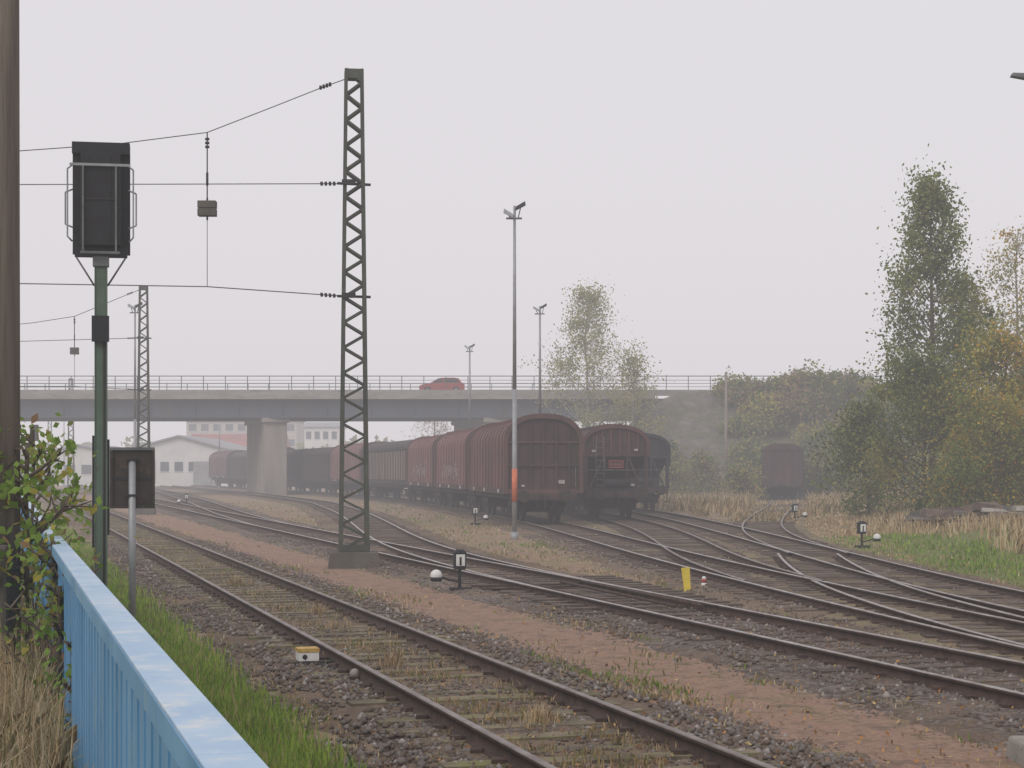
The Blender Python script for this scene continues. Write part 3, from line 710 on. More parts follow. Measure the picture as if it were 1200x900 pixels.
# ------------------------------------------------------------------ wagons
def arch(w,ze,zt,n=12,zb=1.15,p=1.0):
    pts=[(-w,zb),(-w,ze)]
    for i in range(1,n):
        t=math.pi*(1-i/n); pts.append((w*math.copysign(abs(math.cos(t))**p,math.cos(t)), ze+(zt-ze)*math.sin(t)))
    pts += [(w,ze),(w,zb)]
    return pts
def running_gear(root,L):
    mb=MB()
    mb.box(-1.3,-1.12,.65,L-.65,.9,1.14,'steel_dk'); mb.box(1.12,1.3,.65,L-.65,.9,1.14,'steel_dk')
    mb.box(-1.35,1.35,.55,.8,.88,1.145,'brown'); mb.box(-1.35,1.35,L-.8,L-.55,.88,1.145,'brown')
    mb.box(-.12,.12,.8,L-.8,.85,1.1,'steel_dk')
    for y0,sg in ((.55,-1),(L-.55,1)):
        for x in (-.875,.875):
            mb.box(x-.16,x+.16,min(y0,y0+sg*.05),max(y0,y0+sg*.05),.88,1.2,'steel_dk')
            mb.cyl((x,y0,1.04),(x,y0+sg*.45,1.04),.10,n=10,m='steel_dk')
            mb.cyl((x,y0+sg*.45,1.04),(x,y0+sg*.52,1.04),.25,.24,n=18,m='wheel')
        mb.box(-.07,.07,min(y0,y0+sg*.3),max(y0,y0+sg*.3),.98,1.1,'wheel')
        mb.tube([(0,y0+sg*.25,1.0),(0.02,y0+sg*.32,.7),(.0,y0+sg*.2,.5)],.035,6,'wheel')
        for x in (-.35,.38):
            mb.tube([(x,y0,.95),(x,y0+sg*.22,.85),(x*.9,y0+sg*.2,.6),(x*.6,y0+sg*.1,.55)],.025,6,'steel_dk')
        for x in (-1.28,1.28):
            mb.box(x-.16,x+.16,y0-sg*.05-.12,y0-sg*.05+.12,.42,.46,'steel_dk'); mb.box(x-.02,x+.02,y0-sg*.05-.02,y0-sg*.05+.02,.46,.9,'steel_dk')
    mb.obj('underframe',root)
    wb=MB()
    for yc in (2.6,L-2.6):
        for ya in (yc-.9,yc+.9):
            wb.cyl((-.8,ya,.46),(.8,ya,.46),.08,n=8,m='wheel')
            for x in (-.75,.75):
                s=1 if x>0 else -1
                wb.cyl((x-.065,ya,.46),(x+.065,ya,.46),.46,n=24,m='wheel'); wb.cyl((x-s*.09,ya,.46),(x-s*.05,ya,.46),.5,n=24,m='wheel')
                wb.box(x+s*.17-.1,x+s*.17+.1,ya-.14,ya+.14,.34,.6,'steel_dk')
        for s in (-1,1):
            wb.box(s*.98-.07,s*.98+.07,yc-1.3,yc+1.3,.6,.82,'steel_dk')
            wb.box(s*.98-.06,s*.98+.06,yc-.25,yc+.25,.35,.598,'steel_dk')
        wb.box(-.9,.9,yc-.2,yc+.2,.55,.86,'steel_dk')
    wb.obj('bogies',root)

def tarp_wagon(track,Y,L=14.5,side='tarp',ztop=4.32,endm='brown',graffiti=False):
    Y2=track.adv(Y,L); xa,_,_=track.at(Y); xb,_,_=track.at(Y2)
    e=empty('covered_freight_wagon',(xa,Y,RT),math.atan2(-(xb-xa),Y2-Y))
    running_gear(e,L)
    w=1.56; a=arch(w,3.3,ztop,16,p=.78)
    mb=MB(); mb.prism(a,.75,L-.75,side,sm=False,capm=endm)
    o=arch(w+.035,3.32,ztop+.035,16,p=.78)
    y=1.7
    while y<L-1.2:
        mb.prism([(p[0],max(p[1],1.32)) for p in o],y,y+.07,side); y+=1.15
    mb.box(-w-.05,-w-.002,.8,L-.8,1.12,1.35,'brown'); mb.box(w+.002,w+.05,.8,L-.8,1.12,1.35,'brown')
    for yy in (2.4,L*.5,L-3.2):
        for s in (-1,1):
            p,q=sorted((s*(w+.051),s*(w+.056))); mb.box(p,q,yy,yy+.5,1.16,1.31,'stencil')
    mb.obj('body',e)
    for y0,sg in ((.75,-1),(L-.75,1)):
        eb=MB(); rim=arch(w+.07,3.32,ztop+.08,16,p=.78); inn=arch(w-.10,3.25,ztop-.12,16,p=.78)
        ya,yb=sorted((y0-sg*.14,y0+sg*.14))
        n=len(rim); b=len(eb.v)
        for yy in (ya,yb):
            eb.v+=[(p[0],yy,p[1]) for p in rim]; eb.v+=[(p[0],yy,p[1]) for p in inn]
        for i in range(n-1):
            for (q,flip) in ((0,0),(2*n,1)):
                f=[b+q+i,b+q+i+1,b+q+n+i+1,b+q+n+i]; eb.face(f if flip else f[::-1],'brown2')
            eb.face([b+i,b+2*n+i,b+2*n+i+1,b+i+1],'brown2'); eb.face([b+n+i,b+n+i+1,b+3*n+i+1,b+3*n+i],'brown2')
        def bx(x0,x1,z0,z1,t,m,t0=0):
            p,q=sorted((y0+sg*t0,y0+sg*t)); eb.box(x0,x1,p,q,z0,z1,m)
        bx(-w+.1,w-.1,1.15,1.32,.12,'brown2')
        bx(-w+.1,w-.1,2.25,2.35,.09,'brown')
        for x,zt in ((-1.06,3.78),(-.53,4.02),(0,4.12),(.53,4.02),(1.06,3.78)):
            bx(x-.045,x+.045,1.322,zt*ztop/4.32-.05,.07 if x else .08,'brown')
        bx(-w+.12,w-.12,3.2,3.27,.085,'brown2')
        for s in (-1,1):
            eb.tube([(s*1.30,y0+sg*.13,1.4),(s*1.30,y0+sg*.2,1.45),(s*1.30,y0+sg*.2,2.15),(s*1.30,y0+sg*.13,2.2)],.018,6,'galv_dk')
        bx(.62,.88,1.55,1.70,.03,'stencil',.004); bx(-.9,-.76,1.42,1.50,.03,'stencil',.004)
        eb.obj('end_wall',e)
    if graffiti:
        gb=MB(); rg=random.Random(int(Y)*3)
        for k in range(9):
            yy=3.5+k*(L-7)/9; z=1.55+rg.random()*.25; l_=rg.uniform(.3,.6); h=rg.uniform(.4,.8)
            pts=[(-w-.04,yy,z),(-w-.04,yy+l_*.1,z+h),(-w-.04,yy+l_,z+h*.9),(-w-.04,yy+l_*.9,z+h*.4),(-w-.04,yy+l_*.3,z+h*.45)]
            gb.tube(pts[:3+rg.randint(0,2)],.035,4,'graff')
        gb.obj('graffiti',e)
    return Y2
def box_wagon(track,Y,L=15,side='beige',ztop=4.15,endm='brown'):
    Y2=track.adv(Y,L); xa,_,_=track.at(Y); xb,_,_=track.at(Y2)
    e=empty('sliding_wall_wagon',(xa,Y,RT),math.atan2(-(xb-xa),Y2-Y))
    running_gear(e,L)
    w=1.42; a=arch(w,3.45,ztop,12,p=.8)
    mb=MB(); mb.prism(a,.7,L-.7,'darkwag',capm=endm)
    y=.9
    while y<L-1.0:
        for s in (-1,1):
            p,q=sorted((s*(w+.002),s*(w+.05))); mb.box(p,q,y,y+.08,1.4,3.4,'darkwag')
            p,q=sorted((s*(w+.001),s*(w+.02))); mb.box(p,q,y+.081,min(y+.66,L-.75),1.42,3.38,side)
        y+=.68
    for s in (-1,1):
        p,q=sorted((s*(w+.002),s*(w+.07))); mb.box(p,q,.75,L-.75,1.1,1.39,'darkwag'); mb.box(p,q,.75,L-.75,3.402,3.5,'darkwag')
    for y0,sg in ((.7,-1),(L-.7,1)):
        for x in (-1.36,-.7,0,.7,1.36):
            p,q=sorted((y0,y0+sg*.08)); mb.box(x-.05,x+.05,p,q,1.15,3.5,endm)
        p,q=sorted((y0,y0+sg*.10)); mb.box(-1.41,1.41,p,q,3.503,3.62,endm)
    mb.obj('body',e); return Y2
def hopper_wagon(track,Y,L=13,paint='hopper',ztop=4.1,name='hopper_wagon'):
    Y2=track.adv(Y,L); xa,_,_=track.at(Y); xb,_,_=track.at(Y2)
    e=empty(name,(xa,Y,RT),math.atan2(-(xb-xa),Y2-Y))
    running_gear(e,L)
    mb=MB(); w=1.47
    a=arch(w,3.25,ztop,14,zb=2.75,p=.85)
    mb.prism(a,.95,L-.95,paint)
    mb.hexa([(-1.05,3.1,1.25),(1.05,3.1,1.25),(1.05,L-3.1,1.25),(-1.05,L-3.1,1.25),(-w,1.0,2.748),(w,1.0,2.748),(w,L-1.0,2.748),(-w,L-1.0,2.748)],paint)
    y=1.0
    while y<L-.9:
        for s in (-1,1):
            p,q=sorted((s*(w+.001),s*(w+.07))); mb.box(p,q,y,y+.09,2.3,3.3,paint)
        y+=1.0
    o=arch(w+.03,3.27,ztop+.03,14,zb=3.2,p=.85); y=1.4
    while y<L-1.2: mb.prism(o,y,y+.08,paint); y+=1.6
    mb.box(-.35,.35,1.3,L-1.3,ztop+.031,ztop+.10,paint)
    mb.obj('body',e)
    for y0,sg in ((.95,-1),(L-.95,1)):
        eb=MB()
        def bx(x0,x1,z0,z1,t0,t1,m):
            p,q=sorted((y0+sg*t0,y0+sg*t1)); eb.box(x0,x1,p,q,z0,z1,m)
        rim=arch(w+.06,3.27,ztop+.07,14,zb=2.7,p=.85); inn=arch(w-.09,3.2,ztop-.1,14,zb=2.7,p=.85)
        n=len(rim); b=len(eb.v); ya,yb=sorted((y0-sg*.05,y0+sg*.12))
        rm='tarp' if paint=='hopper' else paint
        for yy in (ya,yb):
            eb.v+=[(p[0],yy,p[1]) for p in rim]; eb.v+=[(p[0],yy,p[1]) for p in inn]
        for i in range(n-1):
            for (q,fl) in ((0,0),(2*n,1)):
                f=[b+q+i,b+q+i+1,b+q+n+i+1,b+q+n+i]; eb.face(f if fl else f[::-1],rm)
            eb.face([b+i,b+2*n+i,b+2*n+i+1,b+i+1],rm); eb.face([b+n+i,b+n+i+1,b+3*n+i+1,b+3*n+i],rm)
        for x,zt in ((-1.0,3.75),(-.6,3.9),(-.2,3.98),(.2,3.98),(.6,3.9),(1.0,3.75)): bx(x-.035,x+.035,2.8,zt*ztop/4.1-.03,0,.07,rm)
        bx(-w+.02,w-.02,2.7,2.82,0,.14,paint)
        for s in (-1,1):
            bx(s*1.36-.08,s*1.36+.08,1.15,2.7,0,.12,paint)
            eb.cyl((s*1.2,y0,1.2),(s*.55,y0-.05,2.7),.05,n=4,m=paint)
            eb.cyl((s*.5,y0+sg*.1,1.2),(s*.5,y0+sg*.1,2.7),.03,n=6,m=paint)
        bx(-1.35,1.35,1.15,1.24,-1.5,.2,'steel_dk')
        eb.cyl((-1.3,y0+sg*.18,2.1),(1.3,y0+sg*.18,2.1),.018,n=6,m='galv_dk')
        for x in (-.15,.2):  eb.cyl((x-.75,y0+sg*.2,1.2),(x-.75,y0+sg*.2,3.6),.016,n=6,m='galv_dk')
        for z in np.arange(1.4,3.6,.28): eb.cyl((-.9,y0+sg*.2,z),(-.55,y0+sg*.2,z),.013,n=5,m='galv_dk')
        eb.cyl((-.55,y0+sg*.02,1.52),(.55,y0+sg*.02,1.52),.2,n=12,m='steel_dk')
        bx(.35,.95,1.26,1.75,-.3,.05,'steel_dk')
        if paint=='hopper':
            for (xa_,xb_,za,zb_) in ((-.32,.32,2.20,2.23),(-.32,.32,2.50,2.53),(-.32,-.29,2.231,2.499),(.29,.32,2.231,2.499)): bx(xa_,xb_,za,zb_,.145,.165,'red')
            bx(-.288,.288,2.231,2.499,.145,.15,'hopper')
            for x in (-.2,-.03,.14): bx(x-.03,x+.05,2.33,2.38,.151,.156,'red')
            for x,z in ((-1.0,2.9),(.9,2.95),(.75,1.4)): bx(x-.08,x+.08,z,z+.09,.142,.148,'stencil')
        eb.obj('end_frame',e)
    return Y2

y=68.7
y=tarp_wagon(TA,y,15.0,'tarp')
y=tarp_wagon(TA,y,14.0,'tarp2',ztop=4.25,graffiti=True)
y=tarp_wagon(TA,y,14.0,'tarp2',ztop=4.2,graffiti=True)
y=box_wagon(TA,y,20.0,'beige')
y=tarp_wagon(TA,y,15.0,'tarp2',ztop=4.2)
y=box_wagon(TA,y,15.0,'darkwag',ztop=4.1)
y=box_wagon(TA,y,15.0,'darkwag',ztop=4.1)
y=tarp_wagon(TA,y,14.0,'tarp')
y=box_wagon(TA,y,14.0,'darkwag')
y=tarp_wagon(TA,y,14.0,'tarp')
y=74.7
y=hopper_wagon(TB,y,13,ztop=4.05); y=hopper_wagon(TB,y,13,ztop=4.05); y=hopper_wagon(TB,y,13,ztop=4.05)
hopper_wagon(TC,88,13,'bluegrey',ztop=3.95)
hopper_wagon(TC,101.2,13,'bluegrey',ztop=3.95)
box_wagon(TF,122,14,'brown',ztop=4.0)

def railcar(track,Y,L,stripe,name,front='bldwhite',red=False):
    Y2=track.adv(Y,L); xa,_,_=track.at(Y); xb,_,_=track.at(Y2)
    e=empty(name,(xa,Y,RT),math.atan2(-(xb-xa),Y2-Y)); mb=MB(); w=1.4
    prof=arch(w,3.3,3.95,10,zb=.5,p=.7)
    mb.prism(prof,1.6,L,front)
    b=len(mb.v)
    for (yy,sc,zc) in ((1.6,1,1),(.7,.96,.97),(.15,.88,.85),(0,.8,.6)):
        mb.v+=[(p[0]*sc,yy,.5+(p[1]-.5)*zc) for p in prof]
    n=len(prof)
    for k in range(3):
        for i in range(n):
            j=(i+1)%n; mb.face([b+(k+1)*n+i,b+(k+1)*n+j,b+k*n+j,b+k*n+i],front,False)
    mb.face([b+3*n+i for i in range(n)],front)
    mb.hexa([(-1.15,-.03,1.7),(1.15,-.03,1.7),(1.15,.3,1.7),(-1.15,.3,1.7),(-1.1,.28,2.95),(1.1,.28,2.95),(1.1,.6,2.95),(-1.1,.6,2.95)],'glass')
    mb.hexa([(-1.2,-.06,.65),(1.2,-.06,.65),(1.2,.3,.65),(-1.2,.3,.65),(-1.2,-.04,1.35),(1.2,-.04,1.35),(1.2,.3,1.35),(-1.2,.3,1.35)],stripe)
    for s in (-1,1):
        mb.cyl((s*.95,-.1,1.5),(s*.95,.1,1.5),.13,n=12,m='lampred' if red else 'lampwhite')
        p,q=sorted((s*(w+.003),s*(w+.02))); mb.box(p,q,2.2,L-1,1.9,2.8,'glass'); mb.box(p,q,1.8,L-.1,.6,1.3,stripe)
    for ya in (3,5,L-5,L-3):
        mb.cyl((-.8,ya,.42),(.8,ya,.42),.42,n=16,m='wheel')
    mb.obj('body',e)
railcar(T1,180,30,'traingreen','regional_train')
railcar(TE,196,30,'bldbeige','regional_train',red=True)

# ------------------------------------------------------------------ buildings
def hall(name,x0,x1,y0,y1,he,hr,wall,roof,ridge='y',win=6,door=True,rows=1):
    e=empty(name,((x0+x1)/2,y0,0)); hx=(x1-x0)/2; D=y1-y0
    mb=MB(); mb.box(-hx,hx,0,D,-.3,he,wall)
    if ridge=='y':
        mb.prism([(-hx,he+.003),(hx,he+.003),(0,hr)],.02,D-.02,wall)
        mb.obj('walls',e); rb=MB()
        for s in (-1,1):
            rb.hexa([(0,-.5,hr+.05),(s*(hx+.5),-.5,he-.1),(s*(hx+.5),D+.5,he-.1),(0,D+.5,hr+.05),(0,-.5,hr+.3),(s*(hx+.5),-.5,he+.15),(s*(hx+.5),D+.5,he+.15),(0,D+.5,hr+.3)],roof)
        rb.obj('roof',e)
    else:
        mb.obj('walls',e); rb=MB(); b=len(rb.v)
        rb.v+=[(-hx-.4,-.5,he+.005),(hx+.4,-.5,he+.005),(hx+.4,D+.5,he+.005),(-hx-.4,D+.5,he+.005),(-hx-.4,D/2,hr),(hx+.4,D/2,hr)]
        for f in ((0,1,5,4),(2,3,4,5),(0,4,3),(1,2,5),(0,3,2,1)): rb.face(list(f),roof)
        rb.obj('roof',e)
    wb=MB(); W=2*hx
    for r in range(rows):
        zc=he*(r+.55)/rows; hh=min(.65,he/rows*.28)
        for i in range(win):
            xc=-hx+W*(i+.5)/win; ww=W/win*.3
            wb.box(xc-ww,xc+ww,-.05,-.003,zc-hh,zc+hh,'window'); wb.box(xc-ww-.08,xc+ww+.08,-.09,-.052,zc-hh-.1,zc-hh-.02,'white')
    if door:
        wb.box(hx*.3,hx*.3+3.2,-.12,-.1,0,3.4,'roofgrey')
    wb.obj('windows',e)
    return e
hall('warehouse_building',-52,-38.6,232,262,4.9,6.7,'bldwhite','roofgrey','y',7)
hall('warehouse_building',-68,-54,240,262,4.2,5.6,'bldwhite','roofgrey','y',6,False)
hall('red_roof_house',-51,-36.5,268,280,5.0,8.0,'bldbeige','roofred','x',7,False)
hall('apartment_block',-62,-41,325,337,11.6,12.2,'bldbeige','roofgrey','x',9,False,4)
hall('apartment_block',-36.5,-30.5,300,312,9.8,10.8,'bldwhite','roofgrey','x',4,False,3)
hall('garage_building',-33.8,-26,262,270,3.6,4.3,'bldwhite','roofgrey','x',4,False)

# ------------------------------------------------------------------ blue fence
root=empty('blue_fence')
c0=Vector((.5,0,0))
def FP(s,o,z):
    q=c0+d*s+nn*o; return (q.x,q.y,z)
mb=MB()
S0,S1=-4.0,46
seg=2.5; s=S0
while s<S1:
    e_=min(s+seg,S1)-.006
    mb.hexa([FP(s,-.115,1.735),FP(s,.0,1.735),FP(e_,.0,1.735),FP(e_,-.115,1.735),FP(s,-.115,1.775),FP(s,.0,1.775),FP(e_,.0,1.775),FP(e_,-.115,1.775)],'bluec')
    mb.hexa([FP(s,-.119,1.70),FP(s,-.1155,1.70),FP(e_,-.1155,1.70),FP(e_,-.119,1.70),FP(s,-.119,1.768),FP(s,-.1155,1.768),FP(e_,-.1155,1.768),FP(e_,-.119,1.768)],'bluep')
    s+=seg
mb.obj('cap_rail',root,bevel=.006)
mb=MB(); s=S0
while s<S1:
    for (a,b_,o0) in ((0,.20,-.075),(.20,.225,-.081),(.225,.25,-.075)):
        mb.hexa([FP(s+a,o0,.50),FP(s+a,-.04,.50),FP(s+b_,-.04,.50),FP(s+b_,o0,.50),FP(s+a,o0,1.733),FP(s+a,-.04,1.733),FP(s+b_,-.04,1.733),FP(s+b_,o0,1.733)],'bluep')
    s+=.25
mb.obj('panels',root)
mb=MB(); s=S0+.4
while s<S1:
    mb.hexa([FP(s,-.038,.3),FP(s,.03,.3),FP(s+.07,.03,.3),FP(s+.07,-.038,.3),FP(s,-.038,1.732),FP(s,.03,1.732),FP(s+.07,.03,1.732),FP(s+.07,-.038,1.732)],'bluep')
    s+=2.5
mb.obj('posts',root)

# ------------------------------------------------------------------ pole at left
mb=MB()
mb.tube([(-4.19,14,.5),(-4.19,14,12.5)],.155,20,'wood',r1=.13)
mb.obj('utility_pole')
pp=bpy.data.objects['utility_pole']
mb=MB(); mb.box(-4.44,-4.055,13.7,13.84,.4,1.72,'conc_dk'); mb.obj('concrete_stub',pp,bevel=.03)
mb=MB()
for z in (.9,1.5,7.0): mb.cyl((-4.19,14,z),(-4.19,14,z+.04),.165,n=20,m='galv_dk')
mb.obj('clamps',pp)

# ------------------------------------------------------------------ light signal (seen from behind)
e=empty('railway_signal',(-6.43,26.7,.1),0.17)
mb=MB()
mb.box(-.08,.08,-.06,.06,-.2,5.5,'postgreen'); mb.box(-.095,-.081,-.075,.075,-.2,5.4,'postgreen'); mb.box(.081,.095,-.075,.075,-.2,5.4,'postgreen')
mb.box(-.25,.25,-.25,.25,-.3,.12,'conc')
mb.obj('post',e)
mb=MB()
mb.box(-.44,.44,.10,.16,5.6,7.32,'black')
mb.box(-.30,.30,-.16,.098,5.72,7.15,'black')
mb.box(-.44,.44,-.05,.098,7.16,7.34,'black'); mb.box(-.40,.40,-.02,.098,5.55,5.70,'black')
for x in (-.16,.16): mb.box(x-.004,x+.004,-.172,-.161,5.75,7.1,'steel_dk')
mb.box(-.29,.29,-.175,-.161,6.42,6.45,'steel_dk')
mb.obj('signal_head',e,bevel=.01)
mb=MB()
mb.box(-.46,.46,-.215,-.19,6.94,6.98,'galv')
for x in (-.26,.24): mb.box(x-.014,x+.014,-.215,-.19,5.62,6.938,'galv_dk')
mb.box(-.30,.30,-.215,-.19,5.58,5.618,'galv_dk')
for sg in (-1,1):
    mb.tube([(sg*.42,-.1,6.97),(sg*.50,-.12,6.9),(sg*.50,-.12,5.85),(sg*.43,-.08,5.78)],.014,6,'galv')
    mb.tube([(sg*.42,-.02,6.6),(sg*.54,-.02,6.55),(sg*.54,-.02,6.05),(sg*.42,-.02,6.0)],.014,6,'galv')
    mb.tube([(sg*.38,0,5.55),(sg*.1,0,5.1)],.016,6,'galv_dk')
mb.box(-.12,.12,-.1,.1,5.4,5.548,'galv_dk')
mb.obj('frame',e)
mb=MB(); mb.box(-.13,.13,-.18,-.065,4.22,4.62,'black')
mb.box(-.14,-.02,.07,.22,1.0,2.76,'black'); mb.box(-.02,.12,.07,.2,1.2,2.7,'black'); mb.cyl((.05,-.075,.2),(.05,-.075,4.22),.014,n=6,m='steel_dk')
mb.obj('equipment_boxes',e)

e=empty('trackside_sign',(-5.34,24,.2),.17)
mb=MB(); mb.cyl((0,0,-.3),(0,0,2.25),.05,n=12,m='galv'); mb.obj('post',e)
mb=MB(); mb.box(-.30,.30,.06,.09,1.62,2.42,'brownsign'); mb.box(-.31,.31,.03,.059,1.58,1.62,'brownsign'); mb.box(-.31,.31,.03,.059,2.40,2.44,'galv_dk')
mb.box(-.31,-.27,.03,.059,1.62,2.40,'brownsign'); mb.box(.27,.31,.03,.059,1.62,2.40,'brownsign')
mb.box(-.27,.27,.052,.059,1.98,2.02,'steel_dk')
for z in (1.75,2.25): mb.box(-.08,.08,-.055,.05,z,z+.03,'steel_dk')
mb.obj('plate',e)

# ------------------------------------------------------------------ lattice masts
def lattice(x,y,H,wb=.31,wt=.185,rot=.12,panels=19):
    e=empty('lattice_mast',(x,y,0),rot); mb=MB()
    zb=.42
    def cr(sx,sy,t): w=wb+(wt-wb)*t; return (sx*w,sy*w*.8,zb+(H-zb)*t)
    for sx in (-1,1):
        for sy in (-1,1): mb.cyl(cr(sx,sy,0),cr(sx,sy,1),.072,.055,4,'mast')
    for i in range(panels):
        t0=i/panels; t1=(i+1)/panels; tm=(t0+t1)/2
        for s in (-1,1):
            for a,b_ in (((-1,s),(1,s)),((s,-1),(s,1))):
                mb.cyl(cr(*a,t0),cr(*b_,tm),.036,n=4,m='mast'); mb.cyl(cr(*b_,tm),cr(*a,t1),.036,n=4,m='mast')
    w=wt
    mb.box(-w-.03,w+.03,-w*.8-.03,w*.8+.03,H-.22,H,'mast')
    mb.box(-wb-.06,wb+.06,-wb*.8-.06,wb*.8+.06,zb-.03,zb+.12,'mast')
    mb.obj('lattice',e)
    mb=MB(); mb.hexa([(-.62,-.5,-.1),(.62,-.5,-.1),(.62,.5,-.1),(-.62,.5,-.1),(-.57,-.46,.38),(.57,-.46,.38),(.57,.46,.38),(-.57,.46,.38)],'conc_dk'); mb.obj('foundation',e,bevel=.02)
    return e
lattice(-3.75,40.5,11.8)
lattice(-19,88,11.8)
lattice(-65,240,11.8,panels=12); lattice(-46,178,11.8,panels=12)
P2=Vector((-.958,-.287,0))
def wires(mx,my,r,name='headspan_wires',T=20):
    e=empty(name); mb=MB()
    def W(t,z): return (mx+P2.x*t,my+P2.y*t,z)
    mb.tube([W(.2,11.58),W(.75,11.35),W(2,10.78),W(3.45,10.13),W(5.5,9.75),W(7.7,9.47),W(11,9.35),W(15,10.1),W(T-.3,11.58)],r,5,'galv_dk')
    mb.tube([W(.2,9.1),W(7.7,8.72),W(T-.3,9.0)],r,5,'galv_dk')
    mb.tube([W(.2,6.43),W(1.2,6.47),W(3.45,6.56),W(7.7,6.5),W(T-.3,6.43)],r*1.1,5,'galv_dk')
    mb.tube([W(3.45,10.13),W(3.45,8.55)],r*1.3,5,'steel_dk'); mb.tube([W(3.45,8.2),W(3.45,6.56)],r*.7,5,'galv_dk')
    mb.tube([W(9.5,9.4),W(9.5,6.5)],r*.7,5,'steel_dk')
    mb.obj('wires',e)
    mb=MB()
    for (t,z,t2,z2) in ((.55,11.43,.85,11.31),(.45,9.09,.85,9.07),(.45,6.44,.85,6.46)):
        for k in range(4):
            a=t+(t2-t)*k/4; za=z+(z2-z)*k/4; mb.cyl(W(a,za),W(a+.05,za-.005),.05,n=10,m='steel_dk')
    for k in range(3): mb.cyl(W(3.45,10.0-k*.09),W(3.45,9.95-k*.09),.05,n=10,m='steel_dk')
    mb.cyl(W(3.45,9.2),W(3.45,8.9),.03,n=6,m='steel_dk')
    for z in (9.1,6.43):
        a=W(-.4,z); b_=W(.4,z); mb.cyl(a,b_,.035,n=6,m='steel_dk')
        c=W(.1,z); mb.box(c[0]-.16,c[0]+.16,c[1]-.3,c[1]-.24,z-.06,z+.06,'steel_dk')
    mb.obj('insulators',e)
    mb=MB(); c=W(3.45,8.2)
    mb.box(c[0]-.21,c[0]+.21,c[1]-.12,c[1]+.12,8.19,8.36,'conc_dk'); mb.box(c[0]-.21,c[0]+.21,c[1]-.12,c[1]+.12,8.375,8.54,'conc_dk')
    mb.cyl((c[0],c[1],8.1),(c[0],c[1],8.62),.025,n=6,m='steel_dk')
    mb.obj('balance_weight',e,bevel=.01)
wires(-3.75,40.5,.012); wires(-19,88,.018)
lattice(-3.75-.958*20,40.5-.287*20,11.8); lattice(-19-.958*20,88-.287*20,11.8)

# ------------------------------------------------------------------ lamps
def lamp(x,y,H,heads=((-1,.05),(1,.0)),band=False,r=.085,name='yard_lamp'):
    e=empty(name,(x,y,0)); mb=MB()
    mb.tube([(0,0,-.2),(0,0,H*.45)],r,12,'galv',r1=r*.85); mb.tube([(0,0,H*.45),(0,0,H)],r*.78,12,'galv',r1=r*.5)
    mb.cyl((0,0,-.1),(0,0,.25),r*1.5,n=12,m='galv')
    mb.obj('pole',e)
    if band:
        mb=MB(); mb.cyl((0,0,1.25),(0,0,2.35),r+.006,n=14,m='orange'); mb.obj('marking_band',e)
    mb=MB()
    mb.box(-.28,.25,-.03,.03,H-.45,H-.39,'galv_dk')
    for s,dz in heads:
        cx=s*.2; z=H-.02+dz; tl=.09*s
        mb.hexa([(cx-.17,-.16,z-.07-tl),(cx+.17,-.16,z-.07+tl),(cx+.17,.2,z-.03+tl),(cx-.17,.2,z-.03-tl),(cx-.15,-.14,z+.07-tl),(cx+.15,-.14,z+.07+tl),(cx+.15,.18,z+.1+tl),(cx-.15,.18,z+.1-tl)],'steel_dk' if s>0 else 'galv')
        mb.cyl((s*.12,0,H-.42),(cx,0,z-.04),.02,n=6,m='galv_dk')
    mb.obj('lamp_heads',e)
    return e
lamp(.085,56.8,11.1,((-1,-.25),(1,0)),band=True)
lamp(1.5,91.7,11.1,((-1,-.15),(1,.0)),r=.1)
lamp(-3.0,121,11.1,((-1,-.1),(1,.0)),r=.11)
lamp(-20.1,91,11.1,((-1,-.1),(1,.0)),r=.09)
lamp(-63,240,11.1,((-1,-.1),(1,.0)),r=.11)
lamp(-36,210,9.1,((-1,-.1),(1,.0)),r=.10)
e=empty('street_lamp',(12.0,37.8,0)); mb=MB()
mb.tube([(0,0,-.1),(0,0,10.4)],.09,12,'galv',r1=.06); mb.tube([(0,0,10.4),(-.15,0,10.75),(-.5,0,11.0)],.03,8,'galv')
mb.hexa([(-.95,-.1,11.03),(-.5,-.12,10.95),(-.5,.12,10.95),(-.95,.1,11.03),(-.92,-.08,11.1),(-.5,-.1,11.08),(-.5,.1,11.08),(-.92,.08,11.1)],'galv_dk')
mb.obj('pole_and_head',e)
mb=MB(); mb.tube([(17.3,138,0),(17.3,138,10.2)],.14,8,'wood',r1=.1); mb.obj('utility_pole')

e=empty('railway_signal',(-35.0,125,0)); mb=MB(); mb.cyl((0,0,0),(0,0,4.4),.07,n=8,m='galv_dk'); mb.box(-.3,.3,-.08,.08,4.4,5.6,'black'); mb.box(-.2,.2,-.2,-.081,4.5,5.5,'black'); mb.obj('post_and_head',e)

# ------------------------------------------------------------------ switch lanterns / levers
def lantern(x,y,name='switch_lantern',flip=1):
    e=empty(name,(x,y,.0),.2); mb=MB()
    mb.box(-.18,.22,-.12,.12,-.02,.08,'steel_dk'); mb.cyl((0,0,.08),(0,0,.42),.035,n=8,m='steel_dk'); mb.box(-.1,.1,-.1,.1,.42,.46,'steel_dk')
    mb.box(-.11,.11,-.10,.10,.461,.74,'black'); mb.hexa([(-.12,-.11,.741),(.12,-.11,.741),(.12,.11,.741),(-.12,.11,.741),(-.06,-.05,.80),(.06,-.05,.80),(.06,.05,.80),(-.06,.05,.80)],'black')
    mb.box(-.085,.085,-.108,-.1005,.49,.71,'white'); mb.box(-.02,.02,-.112,-.1085,.50,.66,'black')
    mb.obj('lantern',e,bevel=.006)
    mb=MB(); mb.tube([(0,0,.18),(-flip*.2,-.02,.22),(-flip*.42,-.04,.30)],.02,6,'steel_dk'); mb.sphere((-flip*.46,-.05,.31),.115,'white',14,8,'white')
    mb.cyl((-flip*.46,-.05,.20),(-flip*.46,-.05,.28),.105,.118,n=14,m='black'); mb.obj('counterweight_lever',e)
    return e
